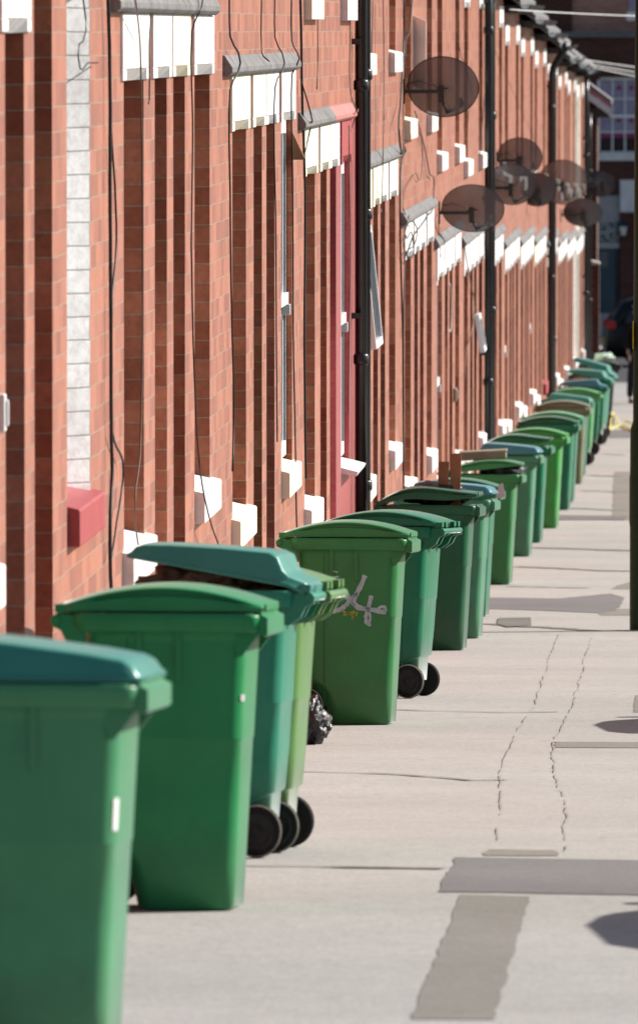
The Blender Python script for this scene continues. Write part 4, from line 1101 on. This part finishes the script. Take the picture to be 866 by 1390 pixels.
mb = MB(); mb.box(ex(810), ex(840), EY + .09, EY + .15, ez_(456), ez_(424.5)); wpart(mb, 'kick_panel', M['doorgrey'], root)
mb = MB(); mb.box(ex(836.3), ex(841), EY + .06, EY + .15, ez_(424), ez_(336)); wpart(mb, 'door_post', M['timber'], root)
# wall lantern
lr = thing('wall_lantern', 'small dark wall lantern beside the ornate doorway', 'lamp', (ex(847), EY, ez_(320)))
mb = MB(); cx = ex(847); mb.loft([[(cx + dx * sx, EY - .18 + dx * sy, z) for sx, sy in ((-1, -1), (1, -1), (1, 1), (-1, 1))] for z, dx in ((ez_(318), .05), (ez_(306), .09))])
wpart(mb, 'glass', M['greyw'], lr)
mb = MB(); mb.loft([[(cx + dx * sx, EY - .18 + dx * sy, z) for sx, sy in ((-1, -1), (1, -1), (1, 1), (-1, 1))] for z, dx in ((ez_(306) + .002, .12), (ez_(300), .07), (ez_(296), .02))])
wpart(mb, 'cap', M['iron'], lr)
mb = MB(); mb.box(cx - .02, cx + .02, EY - .2, EY, ez_(322), ez_(319)); wpart(mb, 'bracket', M['iron'], lr)

# overhead wires
def wire(a, b, sag, r, label):
    a, b = Vector(a), Vector(b); P = []
    for k in range(21):
        t = k / 20; p = a.lerp(b, t); p.z -= sag * 4 * t * (1 - t); P.append(p)
    mb = MB(); mb.smooth = True; mb.tube(P, r, 6)
    return tag(mb.build('overhead_wire', M['wirepale'], origin=a), label, 'wire', 'overhead wires across the street')
def pxy(x, y, Y): return ((x - VX) * Y / F, Y, (VY - y) * Y / F)
wire(pxy(692, 12, 97), pxy(1010, 22, 128), .03, .008, 'pale overhead wire highest across the street end')
wire(pxy(792, 80, 141), pxy(1030, 110, 175), .02, .009, 'upper of the lower pale wires, from the last roofs')
wire(pxy(800, 86, 146), pxy(1030, 122, 180), .02, .009, 'middle of the lower pale wires, from the last roofs')
wire(pxy(804, 90, 149), pxy(1030, 134, 185), .02, .009, 'lowest pale wire, from the last roofs')

# ------------------------------------------------------------------ cars
def make_car(label, loc, rotz, paint, group=None):
    root = thing('parked_car', label, 'car', loc, (0, 0, rotz), group)
    # stations along x (rear -2.0 .. front 2.0): x, half width low, z bottom, z belt, half width belt
    b = MB(); b.smooth = True
    st = [(-2.02, .70, .34, .62, .66), (-1.98, .78, .24, .86, .76), (-1.85, .83, .20, .94, .80), (-1.2, .85, .18, .96, .82), (-.2, .86, .18, .94, .83), (.7, .86, .18, .92, .82),
          (1.05, .85, .18, .90, .80), (1.5, .83, .19, .82, .76), (1.85, .78, .22, .70, .68), (2.0, .66, .30, .58, .56)]
    rings = []
    for x, w, zb_, zt, wt in st:
        zm = (zb_ + zt) / 2
        half = [(w * .82, zb_), (w, zb_ + .10), (w + .01, zm), (w, zt - .12), (wt, zt - .02), (wt * .9, zt), (0, zt + .012)]
        rings.append([(x, y, z) for y, z in half + [(-y, z) for y, z in half[-2::-1]] + [(0, zb_)]])
    b.loft(rings); b.build('body', paint, root)
    c = MB(); c.smooth = True
    def cab(grow, x0, x1):
        sts = [(-1.93, .72, .89), (-1.84, .69, 1.12), (-1.66, .64, 1.38), (-1.35, .61, 1.47), (-.3, .60, 1.50), (.2, .60, 1.45), (.62, .62, 1.22), (1.05, .68, .90)]
        out = []
        for x, w, zt in sts:
            half = [(.80 + grow, .88), (.80 + grow - (zt - .88) * .22, .88 + (zt - .88) * .55), (w + grow * .5 + .02, max(.885, zt - .05)), (w - .05, zt), (0, zt + .015)]
            out.append([(x, y, z) for y, z in half + [(-y, z) for y, z in half[-2::-1]]])
        return out
    c.loft(cab(0, 0, 0)); c.build('cabin', paint, root)
    g = MB()
    for sy in (-1, 1):
        for xa, xb, xc, xd in ((-1.62, -.45, -.45, -1.42), (-.38, .72, .28, -.38)):
            za, zb_ = .94, 1.33
            def yy(z): return .80 - (z - .88) * .30 + .008
            g.add([(xa, sy * (.80 + .004), za), (xb, sy * (.80 + .004), za), (xc, sy * (.685), zb_), (xd, sy * (.685), zb_), (xa, sy * .79, za), (xb, sy * .79, za), (xc, sy * .67, zb_), (xd, sy * .67, zb_)],
                  [(0, 1, 2, 3), (4, 7, 6, 5), (0, 4, 5, 1), (1, 5, 6, 2), (2, 6, 7, 3), (3, 7, 4, 0)])
    g.add([(-1.925, -.62, .98), (-1.925, .62, .98), (-1.69, .55, 1.36), (-1.69, -.55, 1.36), (-1.86, -.62, .97), (-1.86, .62, .97), (-1.62, .55, 1.35), (-1.62, -.55, 1.35)],
          [(0, 1, 2, 3), (4, 7, 6, 5), (0, 4, 5, 1), (1, 5, 6, 2), (2, 6, 7, 3), (3, 7, 4, 0)])
    g.add([(1.06, -.62, .95), (1.06, .62, .95), (.42, .55, 1.39), (.42, -.55, 1.39), (1.03, -.62, .94), (1.03, .62, .94), (.39, .55, 1.38), (.39, -.55, 1.38)],
          [(0, 1, 2, 3), (4, 7, 6, 5), (0, 4, 5, 1), (1, 5, 6, 2), (2, 6, 7, 3), (3, 7, 4, 0)])
    g.build('windows', M['glass'], root)
    for sy in (-1, 1):
        k = MB(); k.box(-2.0, -1.80, sy * .70 - .13, sy * .70 + .13, .80, .98); k.build('tail_lamp', M['lamp_red'], root, .03)
        k = MB(); k.box(1.80, 1.93, sy * .60 - .12, sy * .60 + .12, .58, .70); k.build('headlight', M['lamp_white'], root, .03)
        k = MB(); k.box(.62, .78, sy * .92 - .09, sy * .92 + .09, .93, 1.06); k.build('mirror', paint, root, .03)
        for x in (-1.27, 1.25):
            w = MB(); w.smooth = True; y0, y1 = sy * .68, sy * .875
            w.cyl_y(x, .30, y0, y1, [(0, .2), (.05, .28), (.2, .305), (.8, .305), (.95, .28), (1, .21)]); wo = w.build('wheel', M['rubber'], root)
            h = MB(); h.smooth = True; h.cyl_y(x, .30, y1 - sy * .02, y1 + sy * .004, [(0, .205), (.8, .205), (1, .19), (.4, .17), (.4, .05), (1, .04), (1, .001)], 20); h.build('rim', M['alloy'], wo)
    k = MB(); k.box(-2.06, -1.99, -.26, .26, .50, .61); k.build('number_plate', M['yellow'], root, .004)
    return root
make_car('dark hatchback with red tail lamp parked at the end of the street', (-.80, 196.5, gz(196.5) - .1), R(4), M['carpaint'])
make_car('silver parked car beside the near kerb', (1.93, 31.1, gz(31.2) - .115), R(90), M['silverpaint'])
make_car('dark parked car beside the kerb farther down', (1.66, 50.3, gz(50.3) - .115), R(90), M['carpaint'])

# ------------------------------------------------------------------ person near the end of the street
def skin_mesh(name, joints, edges, mat, parent, sub=2):
    me = bpy.data.meshes.new(name); me.from_pydata([j[0] for j in joints], edges, []); me.materials.append(mat)
    o = bpy.data.objects.new(name, me); COL.objects.link(o); o.parent = parent
    sm = o.modifiers.new('skin', 'SKIN'); sm.use_smooth_shade = True
    if not me.skin_vertices: me.skin_vertices.new()
    for v, j in zip(me.skin_vertices[0].data, joints):
        v.radius = (j[1], j[2] if len(j) > 2 else j[1])
    me.skin_vertices[0].data[0].use_root = True
    ss = o.modifiers.new('sub', 'SUBSURF'); ss.levels = sub; ss.render_levels = sub
    return o
PYp = 165.5
pr = thing('person', 'person in black jacket and dark trousers standing beyond the last bins', 'person', ((868 - VX) * PYp / F, PYp, gz(PYp) - .0), (0, 0, R(20)))
J = [((0, 0, .95), .08, .06), ((0, 0, 1.15), .08, .06), ((0, 0, 1.36), .08, .06), ((0, 0, 1.47), .055, .055), ((0, -.01, 1.56), .06, .065), ((0, -.015, 1.64), .085, .10), ((0, -.01, 1.72), .06, .07),
     ((.18, 0, 1.40), .03), ((.24, .01, 1.15), .03), ((.24, -.08, .93), .026), ((-.18, 0, 1.40), .03), ((-.25, .01, 1.15), .03), ((-.24, -.10, .95), .026),
     ((.09, 0, .88), .05), ((.11, -.04, .50), .04), ((.12, .02, .09), .03), ((-.09, 0, .88), .05), ((-.12, .05, .50), .04), ((-.13, .10, .09), .03),
     ((.12, -.12, .04), .035, .03), ((-.13, -.04, .04), .035, .03), ((.245, -.12, .86), .03, .02), ((-.245, -.14, .88), .03, .02)]
E = [(0, 1), (1, 2), (2, 3), (3, 4), (4, 5), (5, 6), (2, 7), (7, 8), (8, 9), (2, 10), (10, 11), (11, 12), (0, 13), (13, 14), (14, 15), (0, 16), (16, 17), (17, 18), (15, 19), (18, 20), (9, 21), (12, 22)]
body = skin_mesh('body', J, E, M['skin'], pr)
for sx, wr in ((1, Vector((.245, -.12, .86))), (-1, Vector((-.245, -.14, .88)))):
    fj = [(tuple(wr), .02, .014)]; fe = []
    for k in range(4):
        b0 = wr + Vector((-.012 * sx + 0, -.024 + .016 * k, -.05)); i0 = len(fj)
        fj += [(tuple(b0), .009), (tuple(b0 + Vector((-.006 * sx, -.004, -.035 - (.006 if k in (1, 2) else 0)))), .008), (tuple(b0 + Vector((-.018 * sx, -.008, -.06))), .007)]
        fe += [(0, i0), (i0, i0 + 1), (i0 + 1, i0 + 2)]
    i0 = len(fj); fj += [(tuple(wr + Vector((-.02 * sx, -.035, -.02))), .010), (tuple(wr + Vector((-.028 * sx, -.05, -.05))), .008)]; fe += [(0, i0), (i0, i0 + 1)]
    skin_mesh('hand', fj, fe, M['skin'], pr, 1)
JJ = [((0, 0, .78), .21, .16), ((0, 0, 1.15), .19, .15), ((0, 0, 1.37), .20, .15), ((0, 0, 1.465), .075, .075), ((.19, 0, 1.40), .078), ((.25, .01, 1.15), .06), ((.245, -.07, .94), .05), ((-.19, 0, 1.40), .078), ((-.26, .01, 1.15), .06), ((-.245, -.09, .96), .05)]
skin_mesh('jacket', JJ, [(0, 1), (1, 2), (2, 3), (2, 4), (4, 5), (5, 6), (2, 7), (7, 8), (8, 9)], M['cloth'], pr)
JT = [((0, 0, .95), .16, .125), ((.09, 0, .86), .10), ((.11, -.04, .50), .078), ((.12, .02, .10), .062), ((-.09, 0, .86), .10), ((-.12, .05, .50), .078), ((-.13, .10, .10), .062)]
skin_mesh('trousers', JT, [(0, 1), (1, 2), (2, 3), (0, 4), (4, 5), (5, 6)], M['denim'], pr)
for sx, a in ((1, Vector((.12, .03, .045))), (-1, Vector((-.13, .11, .045)))):
    skin_mesh('shoe', [(tuple(a), .045, .042), (tuple(a + Vector((0, -.09, -.005))), .045, .036), (tuple(a + Vector((0, -.17, -.012))), .04, .028)], [(0, 1), (1, 2)], M['shoe'], pr)
skin_mesh('hair', [((0, .03, 1.655), .085, .09), ((0, .01, 1.735), .085, .07), ((0, .06, 1.58), .05, .04)], [(0, 1), (0, 2)], M['hair'], pr)
for sx in (-1, 1):
    e = MB(); e.smooth = True; e.tube([(sx * .033, -.105, 1.65), (sx * .033, -.118, 1.65)], [.012, .006], 8); e.build('eye', M['hub'], pr)
    e = MB(); e.smooth = True; e.tube([(sx * .085, .0, 1.61), (sx * .095, .005, 1.64), (sx * .09, .01, 1.67)], .014, 8); e.build('ear', M['skin'], pr)
e = MB(); e.smooth = True; e.tube([(0, -.112, 1.66), (0, -.135, 1.62), (0, -.115, 1.605)], [.010, .016, .010], 8); e.build('nose', M['skin'], pr)
e = MB(); e.smooth = True; e.tube([(-.026, -.105, 1.58), (0, -.113, 1.578), (.026, -.105, 1.58)], .006, 6); e.build('mouth', M['redsill'], pr)

# ------------------------------------------------------------------ light, sky, camera
EL, AZ = R(33), R(25)      # sun height; angle ahead of the line square to the house fronts
d = Vector((math.cos(EL) * math.cos(AZ), math.cos(EL) * math.sin(AZ), math.sin(EL)))
ld = bpy.data.lights.new('sun', 'SUN'); ld.energy = 4.8; ld.angle = R(.53); ld.color = (1, .955, .89)
lo = bpy.data.objects.new('sun', ld); COL.objects.link(lo); lo.rotation_euler = d.to_track_quat('Z', 'Y').to_euler(); lo.location = (20, 40, 30)
w = bpy.data.worlds.new('World'); sc.world = w; w.use_nodes = True
nt = w.node_tree; sky = nt.nodes.new('ShaderNodeTexSky'); sky.sky_type = 'NISHITA'; sky.sun_disc = False
sky.sun_elevation = EL; sky.sun_rotation = math.atan2(d.x, d.y); sky.air_density = 1.0; sky.dust_density = 1.5
L(nt, sky.outputs[0], nt.nodes['Background'].inputs[0]); nt.nodes['Background'].inputs[1].default_value = .065

cam = bpy.data.cameras.new('camera'); co = bpy.data.objects.new('camera', cam); COL.objects.link(co); sc.camera = co
cam.sensor_fit = 'HORIZONTAL'; cam.sensor_width = 24.0; cam.lens = F * 24.0 / 866.0
p = math.atan((695 - VY) / F); yaw = math.atan((VX - 433) / F * math.cos(p))
co.location = (0, 0, 0); co.rotation_euler = (math.pi / 2 - p, 0, yaw)
cam.clip_start = .5; cam.clip_end = 3000
cam.dof.use_dof = True; cam.dof.focus_distance = 51.0; cam.dof.aperture_fstop = 11

sc.view_settings.view_transform = 'Standard'; sc.view_settings.look = 'None'; sc.view_settings.exposure = .70; sc.view_settings.gamma = 1
sc.view_settings.use_curve_mapping = False
sc.cycles.max_bounces = 8; sc.cycles.transparent_max_bounces = 12
